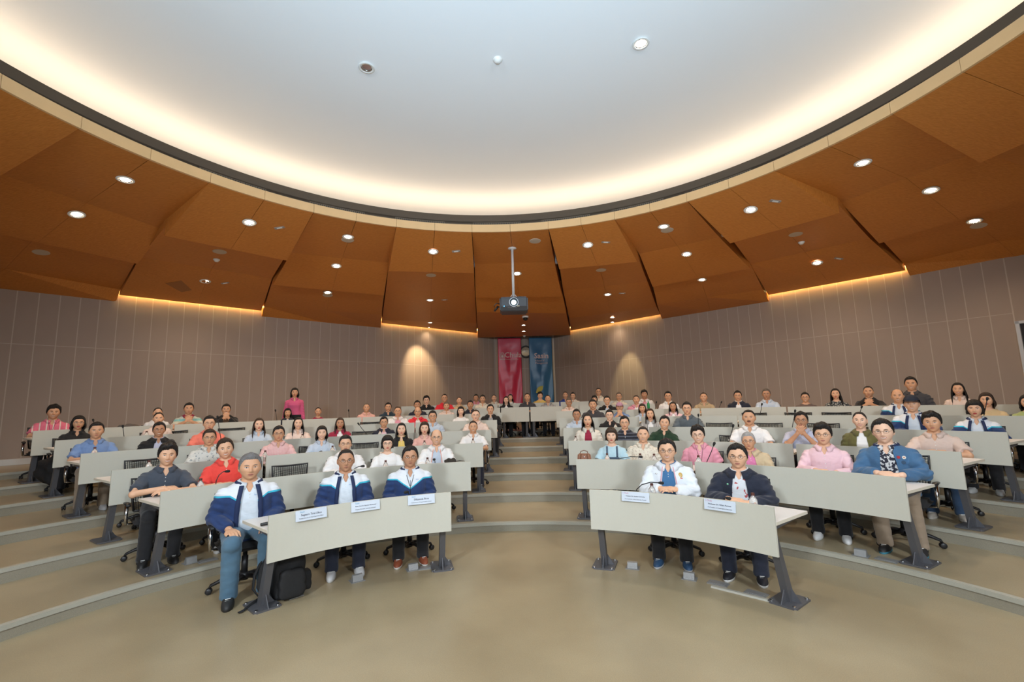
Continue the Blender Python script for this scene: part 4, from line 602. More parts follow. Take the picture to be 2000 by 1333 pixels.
# ---------------- chairs (local -Y faces the stage) ----------------
def chair_parts():
    out=[]
    b=MB()
    for k in range(5):
        t=math.radians(90+72*k); c,s=math.cos(t),math.sin(t)
        b.tube([(c*.02,s*.02,.125),(c*.10,s*.10,.13),(c*.19,s*.19,.105),(c*.262,s*.262,.075),(c*.275,s*.275,.05)],[.028,.026,.021,.018,.014],10,flat=.8)
    b.lathe([(.035,.09),(.045,.11),(.045,.145),(.03,.16)],seg=16)
    out.append(('star_base',b.mesh('star_base',BLKP,True)))
    c=MB()
    M=Matrix.Rotation(math.pi/2,3,'Y')
    c.lathe([(.001,-.024),(.022,-.024),(.028,-.018),(.028,-.006),(.016,-.004),(.016,.004),(.028,.006),(.028,.018),(.022,.024),(.001,.024)],(0,0,.028),14,M); c.tube([(0,0,.03),(0,0,.055)],.012,8)
    cas=c.mesh('caster',BLKP,True)
    col=MB().lathe([(.028,.14),(.028,.30),(.02,.30),(.02,.385),(.04,.39),(.04,.4)],seg=14).mesh('column',BLKP,True)
    out.append(('column',col))
    bm=bmesh.new(); bmesh.ops.create_cube(bm,size=1); bmesh.ops.scale(bm,vec=(.46,.44,.065),verts=bm.verts); bmesh.ops.translate(bm,vec=(0,0,.418),verts=bm.verts); bmesh.ops.bevel(bm,geom=bm.edges[:],offset=.028,segments=3,affect='EDGES')
    se=bpy.data.meshes.new('seat'); bm.to_mesh(se); bm.free(); se.materials.append(SEATM); se.polygons.foreach_set('use_smooth',[True]*len(se.polygons)); out.append(('seat',se))
    b=MB(); pts=lambda x:[(x,.20+.02*math.cos(x*6),.50),(x,.235,.62),(x,.24,.74),(x,.245,.86)]
    L=[(-.20,.20,.50),(-.215,.225,.62),(-.225,.235,.74),(-.235,.235,.855),(-.12,.262,.845),(0,.27,.842),(.12,.262,.845),(.235,.235,.855),(.225,.235,.74),(.215,.225,.62),(.20,.20,.50),(.1,.22,.495),(0,.228,.495),(-.1,.22,.495),(-.20,.20,.50)]
    b.tube(L,.013,8); b.tube([(0,.08,.40),(0,.22,.42),(0,.25,.52)],[.022,.02,.018],8)
    out.append(('back_frame',b.mesh('back_frame',BLKP,True)))
    b=MB() # slats of the mesh back: a fine net with open gaps
    for i in range(24):
        z=.507+.34*i/23; w_=.20+.035*(z-.5)/.36
        b.tube([(-w_,.205+.03*(z-.5)/.36,z),(-w_/2,.233+.025*(z-.5)/.36,z),(0,.24+.03*(z-.5)/.36,z),(w_/2,.233+.025*(z-.5)/.36,z),(w_,.205+.03*(z-.5)/.36,z)],.0052,4,flat=.55)
    for i in range(19):
        x=-.20+.4*i/18; y=.24-.03*(abs(x)/.2)**2
        b.tube([(x,y-.004,.50),(x*1.15,y+.026,.85)],.0035,4,flat=.55)
    out.append(('back_mesh',b.mesh('back_mesh',BLKM)))
    for s in(-1,1):
        b=MB(); b.tube([(s*.20,.02,.395),(s*.27,.02,.40),(s*.285,.02,.47),(s*.285,.0,.60)],[.014,.014,.016,.016],8,flat=1.0); b.tube([(s*.285,-.03,.40),(s*.29,-.035,.5),(s*.288,-.02,.60)],[.01,.018,.02],8,flat=1.6)
        arm=b.mesh('armrest',CHROME,True); pad=MB().tube([(s*.285,-.13,.612),(s*.285,0,.622),(s*.285,.12,.615)],[.022,.028,.022],10,flat=.55).mesh('arm_pad',BLKP,True)
        out.append(('armrest',arm,pad))
    return out,cas
CH,CAS=chair_parts()
b=bmesh.new()
for it in CH:
    for me in it[1:]:
        pass
def joined_chair():
    bm=bmesh.new(); mats=[BLKP,SEATM,BLKM,CHROME]
    def addm(me,T=None):
        n0=len(bm.faces); v0=len(bm.verts); bm.from_mesh(me); bm.faces.ensure_lookup_table(); bm.verts.ensure_lookup_table()
        mi=mats.index(me.materials[0])
        for f in bm.faces[n0:]: f.material_index=mi
        if T: bmesh.ops.transform(bm,matrix=T,verts=bm.verts[v0:])
    for it in CH:
        for me in it[1:]: addm(me)
    for k in range(5):
        t=math.radians(90+72*k); addm(CAS,Matrix.Translation((math.cos(t)*.277,math.sin(t)*.277,0)))
    me=bpy.data.meshes.new('swivel_chair'); bm.to_mesh(me); bm.free()
    for m in mats: me.materials.append(m)
    return me
JCH=joined_chair()
def chair(x,y,z,rz,s,label,full=True,grp='black mesh swivel chairs'):
    if not full:
        o=obj('swivel_chair',JCH,None,(x,y,z),rz,label=label,category='chair',group=grp); o.scale=(s,s,s); return o
    r=empty('swivel_chair',(x,y,z),rz,label=label,category='chair',group=grp); r.scale=(s,s,s)
    for it in CH:
        o=obj(it[0],it[1],r)
        if len(it)>2: obj('arm_pad',it[2],o)
    for k in range(5):
        t=math.radians(90+72*k); obj('caster',CAS,r,(math.cos(t)*.277,math.sin(t)*.277,0),k*1.3)
    return r
# ---------------- people: sculpted base meshes ----------------
HC=Vector((0,-.06,1.113))
def sstep(a,b_,x): t=np.clip((x-a)/(b_-a),0,1); return t*t*(3-2*t)
def skull(u,v,w_,sex,feat=True):
    hw=.0815 if sex=='M' else .078; hz=.121 if sex=='M' else .116
    X=hw*u; Z=hz*w_; Y=.096*v
    t=np.clip((-w_-.05)/.95,0,1)
    X=X*(1-(.26 if sex=='M' else .33)*t**1.4)
    tp=1+.15*np.clip(w_,0,1)**2; X=X*tp; Y=Y*tp
    # squarer section for the face
    fr=np.clip(-v,0,1); X=X*(1+.10*np.abs(u)*(1-np.abs(w_))*fr)
    Y=np.where(v>0,Y*(1-.42*t),Y*(1-.02*t))
    Y=np.where(v<0,-.094*np.abs(v)**.82*(1-.05*t)*tp,Y)
    Y=Y-.010*t*fr
    if not feat: return X,Y,Z
    g=lambda x0,z0,sx,sz:np.exp(-((np.abs(X)-x0)/sx)**2-((Z-z0)/sz)**2)
    m=fr>.25
    D=np.zeros_like(X)
    prof=np.interp(Z,[-.046,-.040,-.030,-.018,.0,.014,.026],[0,.012,.0265,.021,.012,.006,0])
    D-=prof*np.exp(-(X/.0105)**2)
    D-=.009*np.exp(-((np.abs(X)-.013)/.008)**2-((Z+.033)/.008)**2)
    D+=.0125*g(.030,.010,.017,.012); D-=.0055*g(.031,.006,.010,.007)
    D-=.006*g(.028,.026,.020,.008); D-=.005*g(.042,-.022,.018,.018)
    D-=.0055*np.exp(-(X/.022)**2-((Z+.055)/.006)**2); D-=.0060*np.exp(-(X/.018)**2-((Z+.066)/.006)**2)
    D+=.0035*np.exp(-(X/.024)**2-((Z+.0605)/.0022)**2)
    D+=.004*np.exp(-(X/.02)**2-((Z+.080)/.007)**2); D-=.008*np.exp(-(X/.022)**2-((Z+.100)/.014)**2)
    Y=Y+np.where(m,D,0)
    return X,Y,Z
def sphere_grid(nu,nv):
    th=np.linspace(0,math.pi,nv+1); ph=np.linspace(0,2*math.pi,nu,endpoint=False)
    T,Pp=np.meshgrid(th,ph,indexing='ij')
    u=np.sin(T)*np.sin(Pp); v=-np.sin(T)*np.cos(Pp); w_=np.cos(T)
    fs=[(i*nu+k,(i+1)*nu+k,(i+1)*nu+(k+1)%nu,i*nu+(k+1)%nu) for i in range(nv) for k in range(nu)]
    return u.ravel(),v.ravel(),w_.ravel(),fs
def head(mb,sex):
    u,v,w_,fs=sphere_grid(84,72); X,Y,Z=skull(u,v,w_,sex)
    mb.add([(x+HC.x,y+HC.y,z+HC.z) for x,y,z in zip(X,Y,Z)],fs)
    hw=.080 if sex=='M' else .0765
    for s in(-1,1): mb.ball(HC+Vector((s*hw,.008,-.006)),1,12,8,(.011,.020,.033),Matrix.Rotation(s*.25,3,'Z')@Matrix.Rotation(-.15,3,'X'))
def limb(mb,pts,rads,seg=14):
    mb.tube(pts,rads,seg)
    for p,r in zip(pts,rads): mb.ball(p,r,seg,8)
def loft(mb,rings,seg=28,pw=2.4):
    vs=[]
    for (z,y,hw,hd) in rings:
        for k in range(seg):
            t=2*math.pi*k/seg; c,s=math.cos(t),math.sin(t)
            vs.append((math.copysign(abs(c)**(2/pw),c)*hw,y+math.copysign(abs(s)**(2/pw),s)*hd,z))
    n=len(rings); fs=[(i*seg+k,i*seg+(k+1)%seg,(i+1)*seg+(k+1)%seg,(i+1)*seg+k) for i in range(n-1) for k in range(seg)]
    fs+=[tuple(range(seg-1,-1,-1)),tuple(range((n-1)*seg,n*seg))]; mb.add(vs,fs)
TM=[(.44,.03,.14,.10),(.49,.03,.178,.125),(.56,.02,.170,.128),(.64,.005,.163,.125),(.73,-.005,.168,.122),(.82,-.012,.184,.122),(.885,-.015,.188,.108),(.935,-.016,.152,.088),(.965,-.02,.108,.072),(.990,-.028,.074,.062),(1.0,-.03,.058,.056)]
TF=[(.44,.03,.14,.10),(.49,.03,.178,.125),(.56,.02,.165,.12),(.64,.01,.140,.108),(.72,-.002,.145,.108),(.80,-.018,.160,.122),(.86,-.02,.165,.110),(.925,-.016,.142,.082),(.962,-.02,.095,.064),(.988,-.03,.058,.053),(1.0,-.032,.048,.048)]
POSE={ # (shoulder, elbow, wrist, hand direction, palm normal) for left(+x) and right
'table':([(.180,-.02,.868),(.275,-.13,.705),(.10,-.36,.722)],[(-.180,-.02,.868),(-.275,-.12,.705),(-.08,-.33,.735)],(-.95,-.25,.0),(.95,-.3,.02)),
'cross':([(.180,-.02,.868),(.30,-.20,.725),(.03,-.34,.745)],[(-.180,-.02,.868),(-.30,-.18,.725),(-.02,-.29,.775)],(-1,.10,.08),(1,.05,.05)),
'clasplow':([(.180,-.02,.868),(.26,-.13,.70),(.06,-.33,.755)],[(-.180,-.02,.868),(-.26,-.13,.70),(-.06,-.33,.755)],(-.8,-.5,.15),(.8,-.5,.2)),
'claspm':([(.180,-.02,.868),(.26,-.22,.745),(.05,-.33,.86)],[(-.180,-.02,.868),(-.26,-.22,.745),(-.05,-.33,.86)],(-.7,-.1,.7),(.7,-.1,.7)),
'clasp':([(.180,-.02,.868),(.21,-.26,.755),(.045,-.31,.93)],[(-.180,-.02,.868),(-.21,-.26,.755),(-.045,-.31,.93)],(-.55,-.2,.8),(.55,-.2,.8)),
'lap':([(.180,-.02,.868),(.262,.0,.675),(.14,-.22,.60)],[(-.180,-.02,.868),(-.262,.0,.675),(-.14,-.22,.60)],(-.3,-.9,-.1),(.3,-.9,-.1)),
'stand':([(.18,-.02,1.292),(.235,.0,1.02),(.23,-.04,.79)],[(-.18,-.02,1.292),(-.235,.0,1.02),(-.23,-.04,.79)],(0,-.1,-1),(0,-.1,-1))}
def hand(mb,wr,d,n,side):
    d=Vector(d).normalized(); n=Vector(n); n=(n-d*n.dot(d)).normalized(); s=d.cross(n).normalized()*side
    M=Matrix((s,n,d)).transposed()
    mb.ball(wr+d*.045,1,12,8,(.040,.016,.050),M); mb.ball(wr+d*.01,.024,10,8)
    for i,(o,L) in enumerate(((-.030,.060),(-.010,.072),(.010,.068),(.030,.052))):
        p0=wr+d*.075+s*o; p1=p0+d*L*.5-n*.004+s*o*.15; p2=p1+d*L*.36-n*.020; p3=p2+d*L*.15-n*.014
        limb(mb,[p0,p1,p2,p3],[.0098,.0092,.0085,.007],8)
    t0=wr+d*.03-s*.028; t1=t0+d*.03-s*.022-n*.006; t2=t1+d*.028-s*.004-n*.008
    limb(mb,[t0,t1,t2],[.013,.011,.009],8)
def remesh(mb,name,vox,mats,smooth=3,sf=.5):
    me=mb.mesh(name,mats,fix=True); o=bpy.data.objects.new('tmp',me); C.objects.link(o)
    m=o.modifiers.new('r','REMESH'); m.mode='VOXEL'; m.voxel_size=vox; m.use_smooth_shade=True
    if smooth: q=o.modifiers.new('s','SMOOTH'); q.iterations=smooth; q.factor=sf
    dg=bpy.context.evaluated_depsgraph_get(); r=bpy.data.meshes.new_from_object(o.evaluated_get(dg)); r.name=name
    bpy.data.objects.remove(o); bpy.data.meshes.remove(me)
    r.materials.clear()
    for k in (mats if isinstance(mats,list) else [mats]): r.materials.append(k)
    return r
DZ=Vector((0,0,.42))
def legs(mb,stand,g=0,skin=True):
    for s in(-1,1):
        if stand: P_=[(s*.09,.0,.90),(s*.095,-.01,.50),(s*.10,.01,.09)]
        else: P_=[(s*.095,-.01,.528),(s*.125,-.375,.505),(s*.125,-.31,.09)]
        limb(mb,[Vector(p) for p in P_],[.083+g,.058+g*1.15,(.034 if skin else .043)+g*1.5],14)
        if not skin: limb(mb,[Vector(P_[2]),Vector(P_[2])-Vector((0,0,.02))],[.064,.066],14)
        if skin: limb(mb,[Vector(P_[2])+Vector((0,.005,-.03)),Vector(P_[2])+Vector((s*.008,-.07,-.062))],[.028,.018],10)
BODY={};SH={};JK={};TR={}
SKIND=mat('skin_base',(.5,.3,.2),.5)
def get_body(sex,pose):
    k=(sex,pose)
    if k in BODY: return BODY[k]
    mb=MB(); st=pose=='stand'; T=TM if sex=='M' else TF
    head(mb,sex)
    hcsh=DZ if st else Vector((0,0,0))
    # head was built at seated height: shift for a standing body
    if st: mb.v=[(x,y,z+.42) for x,y,z in mb.v]
    q=.92 if sex=='F' else 1
    limb(mb,[Vector((0,-.022,.95))+hcsh,Vector((0,-.040,1.05))+hcsh],[.061*q,.058*q],20)
    loft(mb,[(z+hcsh.z,y,w_*.95,d_) for z,y,w_,d_ in T])
    pL,pR,dL,dR=POSE[pose]
    for P_,d,s in((pL,dL,1),(pR,dR,-1)):
        P_=[Vector((x*((.93 if sex=='M' else .85) if i<1 else (.90 if sex=='M' else .84) if i<2 else 1),y,z)) for i,(x,y,z) in enumerate(P_)]
        limb(mb,P_,[.056*q,.042*q,.027*q]); n=(0,-.25,1) if pose in('table','cross','clasplow','lap') else (0,-1,.1)
        if pose=='stand': n=(s,0,0)
        hand(mb,P_[2],d,n,s if pose!='stand' else 1)
    legs(mb,st)
    BODY[k]=remesh(mb,'body_%s_%s'%(sex,pose),.0050,[SKIND],1,.45); return BODY[k]
def cloth_parts(sex,pose,g,sleeve,hem=.46):
    mb=MB(); st=pose=='stand'; T=TM if sex=='M' else TF; q=.92 if sex=='F' else 1; dz=.42 if st else 0
    rings=[(z+dz,y,w_*.95+g,d_+g) for z,y,w_,d_ in T if z<.975]
    rings+= [(.990+dz,-.028,.078+g*.6,.068+g*.6)]
    loft(mb,rings)
    pL,pR,dL,dR=POSE[pose]
    for P_ in(pL,pR):
        P_=[Vector((x*((.93 if sex=='M' else .85) if i<1 else (.90 if sex=='M' else .84) if i<2 else 1),y,z)) for i,(x,y,z) in enumerate(P_)]
        if sleeve=='none':
            mb.ball(P_[0],.052*q+g,14,8)
        elif sleeve=='short':
            e=P_[0].lerp(P_[1],.78); limb_open(mb,[P_[0],P_[0].lerp(P_[1],.4),e],[.055*q+g,.052*q+g*1.2,.050*q+g*1.7])
        else:
            e=P_[1].lerp(P_[2],.93); m=P_[1].lerp(P_[2],.5); limb(mb,[P_[0],P_[0].lerp(P_[1],.5),P_[1],m],[.054*q+g,.048*q+g*1.1,.043*q+g*1.05,.037*q+g*1.1]); mb.tube([m,e],[.037*q+g*1.1,.029*q+g*.9],14)
    return mb
def limb_open(mb,pts,rads,seg=16):
    mb.tube(pts,rads,seg)
    for p,r in zip(pts[:-1],rads[:-1]): mb.ball(p,r,seg,8)
def wrinkle(me,amp=.004,seed=0):
    n=len(me.vertices); co=np.empty(n*3,np.float32); me.vertices.foreach_get('co',co); co=co.reshape(-1,3); no=np.empty(n*3,np.float32); me.vertices.foreach_get('normal',no); no=no.reshape(-1,3)
    x,y,z=co.T; r=np.abs(x)
    w_=np.sin(60*z+18*np.sin(7*x+seed)+14*y)*.5+np.sin(85*x+40*z+seed*2+9*np.sin(20*z))*.3+np.sin(38*(r+z*.8)+seed)*.5
    arm=np.clip((r-.13)/.08,0,1); belly=np.clip((.80-z)/.2,0,1)*(1-arm)
    fold=np.sin(95*(z+.35*y)+5*np.sin(11*x+seed)+3*np.sin(23*y))*arm+np.sin(70*(z-.4*r)+4*np.sin(9*x+seed))*belly
    fold=np.abs(fold)**1.5*np.sign(fold)
    co=co+no*(w_*amp*.22+fold*amp*.8)[:,None].astype(np.float32); me.vertices.foreach_set('co',co.astype(np.float32).ravel()); me.update()
def cutmesh(me,fn):
    bm=bmesh.new(); bm.from_mesh(me); d=[f for f in bm.faces if fn(f.calc_center_median())]; bmesh.ops.delete(bm,geom=d,context='FACES')
    for it in range(14):
        mv=[]
        for v in bm.verts:
            if v.is_boundary:
                nb=[e.other_vert(v).co for e in v.link_edges if e.is_boundary]
                if len(nb)==2: mv.append((v,v.co*.4+(nb[0]+nb[1])*.3))
        for v,c_ in mv: v.co=c_
    bm.to_mesh(me); bm.free(); return me
CLB=mat('cloth_base',(.5,.5,.5),.9)
def get_shirt(sex,pose,sl,vneck):
    k=(sex,pose,sl,vneck)
    if k not in SH:
        me=remesh(cloth_parts(sex,pose,.013,sl),'shirt',.0075,[CLB],5); wrinkle(me,.0055,len(SH))
        dz=.42 if pose=='stand' else 0
        top=.972+dz
        low=.49 if pose!='stand' else .3
        cut={'v':lambda c:(c.z>top) or c.z<low or (c.y<-.03 and c.z>.885+dz and abs(c.x)<.004+(c.z-.885-dz)*.42),'round':lambda c:c.z<low or c.z>.968+dz or (c.y<-.02 and c.z>.945+dz and c.x**2/.0050+(c.z-.985-dz)**2/.0016<1)}[vneck]
        SH[k]=cutmesh(me,cut)
    return SH[k]
def get_jacket(sex,pose,closed):
    k=(sex,pose,closed)
    if k not in JK:
        me=remesh(cloth_parts(sex,pose,.023,'long'),'jacket',.0085,[CLB],5); wrinkle(me,.0068,len(JK)+3)
        if closed: fn=lambda c:c.z>.975 or (c.y<-.03 and c.z>.86 and abs(c.x)<.004+(c.z-.86)*.5)
        else: fn=lambda c:c.z>.972 or (c.y<-.04 and abs(c.x)<.040+.030*math.sin(min(1,max(0,(.97-c.z)/.3))*math.pi*.5)+(.02 if c.z>.93 else 0) and c.z>.47)
        JK[k]=cutmesh(me,fn)
    return JK[k]
def get_trousers(st):
    if st not in TR:
        mb=MB(); dz=.42 if st else 0
        loft(mb,[(z+dz,y,w_+.016,d_+.016) for z,y,w_,d_ in TM[:3]]); legs(mb,st,.013,False)
        TR[st]=cutmesh(remesh(mb,'trousers',.011,[CLB],4),lambda c:c.z<.052); wrinkle(TR[st],.0022,5)
    return TR[st]
def get_shoe():
    me=MB(); 
    pr_=[(-.125,.0),(-.11,.028),(-.06,.034),(.0,.034),(.06,.033),(.09,.028),(.10,.0)]
    vs=[];N=14
    for zz,sc,hh in((.0,1.0,0),(.022,1.04,0),(.045,.97,.3),(.072,.84,.6),(.092,.66,1.)):
        for k in range(20):
            t=2*math.pi*k/20; x=math.cos(t)*.043*sc*(1.0+.08*math.sin(t)*-1); y=math.sin(t)*.135*sc-.03
            z=zz
            if math.sin(t)<0: z=zz*(1-.26*(-math.sin(t))*hh)
            if hh>=.6: y=y*(1-.25*hh)+.028*hh
            vs.append((x,y,z))
    fs=[(i*20+k,i*20+(k+1)%20,(i+1)*20+(k+1)%20,(i+1)*20+k) for i in range(4) for k in range(20)]+[tuple(range(19,-1,-1)),tuple(range(80,100))]
    me.add(vs,fs); me.m=[1 if i<20 or i==80 else 0 for i in range(len(fs))]
    r=me.mesh('shoe',[BLKP,WHITEP],True); return r
SHOE=get_shoe()
LACE=MB()
for i in range(4): LACE.tube([(-.018,-.085+i*.02,.062+i*.008),(.018,-.079+i*.02,.062+i*.008)],.0034,5)
LACE=LACE.mesh('laces',WHITEP)
# skin material with lips, brows, eyes and iris as the face's own colours
def face_group():
    g=bpy.data.node_groups.new('FaceMask','ShaderNodeTree')
    for nm,d in(('Skin','NodeSocketColor'),('Lip','NodeSocketColor'),('Brow','NodeSocketColor')): g.interface.new_socket(nm,in_out='INPUT',socket_type=d)
    for nm in('Smile','Lift'): g.interface.new_socket(nm,in_out='INPUT',socket_type='NodeSocketFloat')
    g.interface.new_socket('Color',in_out='OUTPUT',socket_type='NodeSocketColor')
    n,l=g.nodes,g.links; I=n.new('NodeGroupInput'); O=n.new('NodeGroupOutput')
    tc=n.new('ShaderNodeTexCoord'); sp=n.new('ShaderNodeSeparateXYZ'); l.new(tc.outputs['Object'],sp.inputs[0])
    def M(op,a,b_=None,c=None):
        q=n.new('ShaderNodeMath'); q.operation=op
        for i,v in enumerate((a,b_,c)):
            if v is None: continue
            if isinstance(v,(int,float)): q.inputs[i].default_value=v
            else: l.new(v,q.inputs[i])
        return q.outputs[0]
    x=sp.outputs[0]; ax=M('ABSOLUTE',x); z=M('SUBTRACT',M('SUBTRACT',sp.outputs[2],HC.z),I.outputs['Lift'])
    front=M('LESS_THAN',sp.outputs[1],HC.y-.035)
    def ell(px,cx,rx_,pz,cz,rz_):
        a=M('POWER',M('ABSOLUTE',M('DIVIDE',M('SUBTRACT',px,cx),rx_)),2); b_=M('POWER',M('ABSOLUTE',M('DIVIDE',M('SUBTRACT',pz,cz),rz_)),2)
        return M('MULTIPLY',M('LESS_THAN',M('ADD',a,b_),1.0),front)
    def mixc(fac,a,b_):
        q=n.new('ShaderNodeMix'); q.data_type='RGBA'; l.new(fac,q.inputs[0])
        for s,v in((6,a),(7,b_)):
            if isinstance(v,tuple): q.inputs[s].default_value=(*v,1)
            else: l.new(v,q.inputs[s])
        return q.outputs[2]
    col=I.outputs['Skin']
    nt=n.new('ShaderNodeTexNoise'); nt.inputs['Scale'].default_value=18; l.new(tc.outputs['Object'],nt.inputs['Vector'])
    dk=n.new('ShaderNodeMix'); dk.data_type='RGBA'; dk.blend_type='MULTIPLY'; dk.inputs[0].default_value=.35; l.new(col,dk.inputs[6]); 
    rr=n.new('ShaderNodeValToRGB'); rr.color_ramp.elements[0].color=(.78,.66,.60,1); rr.color_ramp.elements[1].color=(1.1,1.08,1.05,1); l.new(nt.outputs['Fac'],rr.inputs[0]); l.new(rr.outputs[0],dk.inputs[7]); col=dk.outputs[2]
    ztilt=M('SUBTRACT',z,M('MULTIPLY',M('SUBTRACT',ax,.03),.12))
    col=mixc(ell(ax,.0325,.0160,ztilt,.0058,.0056),col,(.10,.055,.04))
    col=mixc(ell(ax,.0325,.0140,ztilt,.0050,.0040),col,(.55,.49,.45))
    col=mixc(ell(ax,.0322,.0052,z,.0056,.0044),col,(.018,.011,.008))
    zb=M('SUBTRACT',z,M('MULTIPLY',M('POWER',M('ABSOLUTE',M('SUBTRACT',ax,.034)),2),-14))
    col=mixc(ell(ax,.0325,.0185,zb,.0275,.0036),col,I.outputs['Brow'])
    zm=M('SUBTRACT',z,M('MULTIPLY',M('POWER',ax,2),M('MULTIPLY',I.outputs['Smile'],13)))
    lw_=M('ADD',.0215,M('MULTIPLY',I.outputs['Smile'],.006))
    a=M('POWER',M('DIVIDE',x,lw_),2); 
    def mouth(cz,rz_,sc=1.0):
        b_=M('POWER',M('ABSOLUTE',M('DIVIDE',M('SUBTRACT',zm,cz),rz_)),2); return M('MULTIPLY',M('LESS_THAN',M('ADD',M('DIVIDE',a,sc),b_),1.0),front)
    col=mixc(mouth(-.0605,.0095),col,I.outputs['Lip'])
    col=mixc(mouth(-.0605,.0014,.95),col,(.10,.03,.025))
    te=M('MULTIPLY',mouth(-.0600,.0040,.72),M('GREATER_THAN',I.outputs['Smile'],.5))
    col=mixc(te,col,(.72,.68,.60))
    l.new(col,O.inputs[0]); return g
FG=face_group()
SK=[((.80,.52,.37),(.60,.25,.20)),((.74,.44,.28),(.52,.21,.16)),((.64,.36,.215),(.45,.18,.13)),((.52,.275,.16),(.36,.15,.10))]
def skin(i,smile,brow,lift,fem):
    k='skin_%d_%d_%s_%d_%d'%(i,smile,brow,int(lift*100),fem)
    if k in MATS: return MATS[k]
    m=bpy.data.materials.new(k); m.use_nodes=True; n,l=nodes(m); b_=n['Principled BSDF']; g=n.new('ShaderNodeGroup'); g.node_tree=FG
    g.inputs['Skin'].default_value=(*SK[i][0],1); lp=SK[i][1]
    if fem: lp=(.48,.06,.06)
    g.inputs['Lip'].default_value=(*lp,1); g.inputs['Brow'].default_value=(*{'black':(.035,.022,.016),'grey':(.16,.14,.13)}[brow],1)
    g.inputs['Smile'].default_value=smile; g.inputs['Lift'].default_value=lift
    l.new(g.outputs[0],b_.inputs['Base Color']); b_.inputs['Roughness'].default_value=.5; b_.inputs['Specular IOR Level'].default_value=.35
    b_.inputs['Subsurface Weight'].default_value=0
    MATS[k]=m; return m
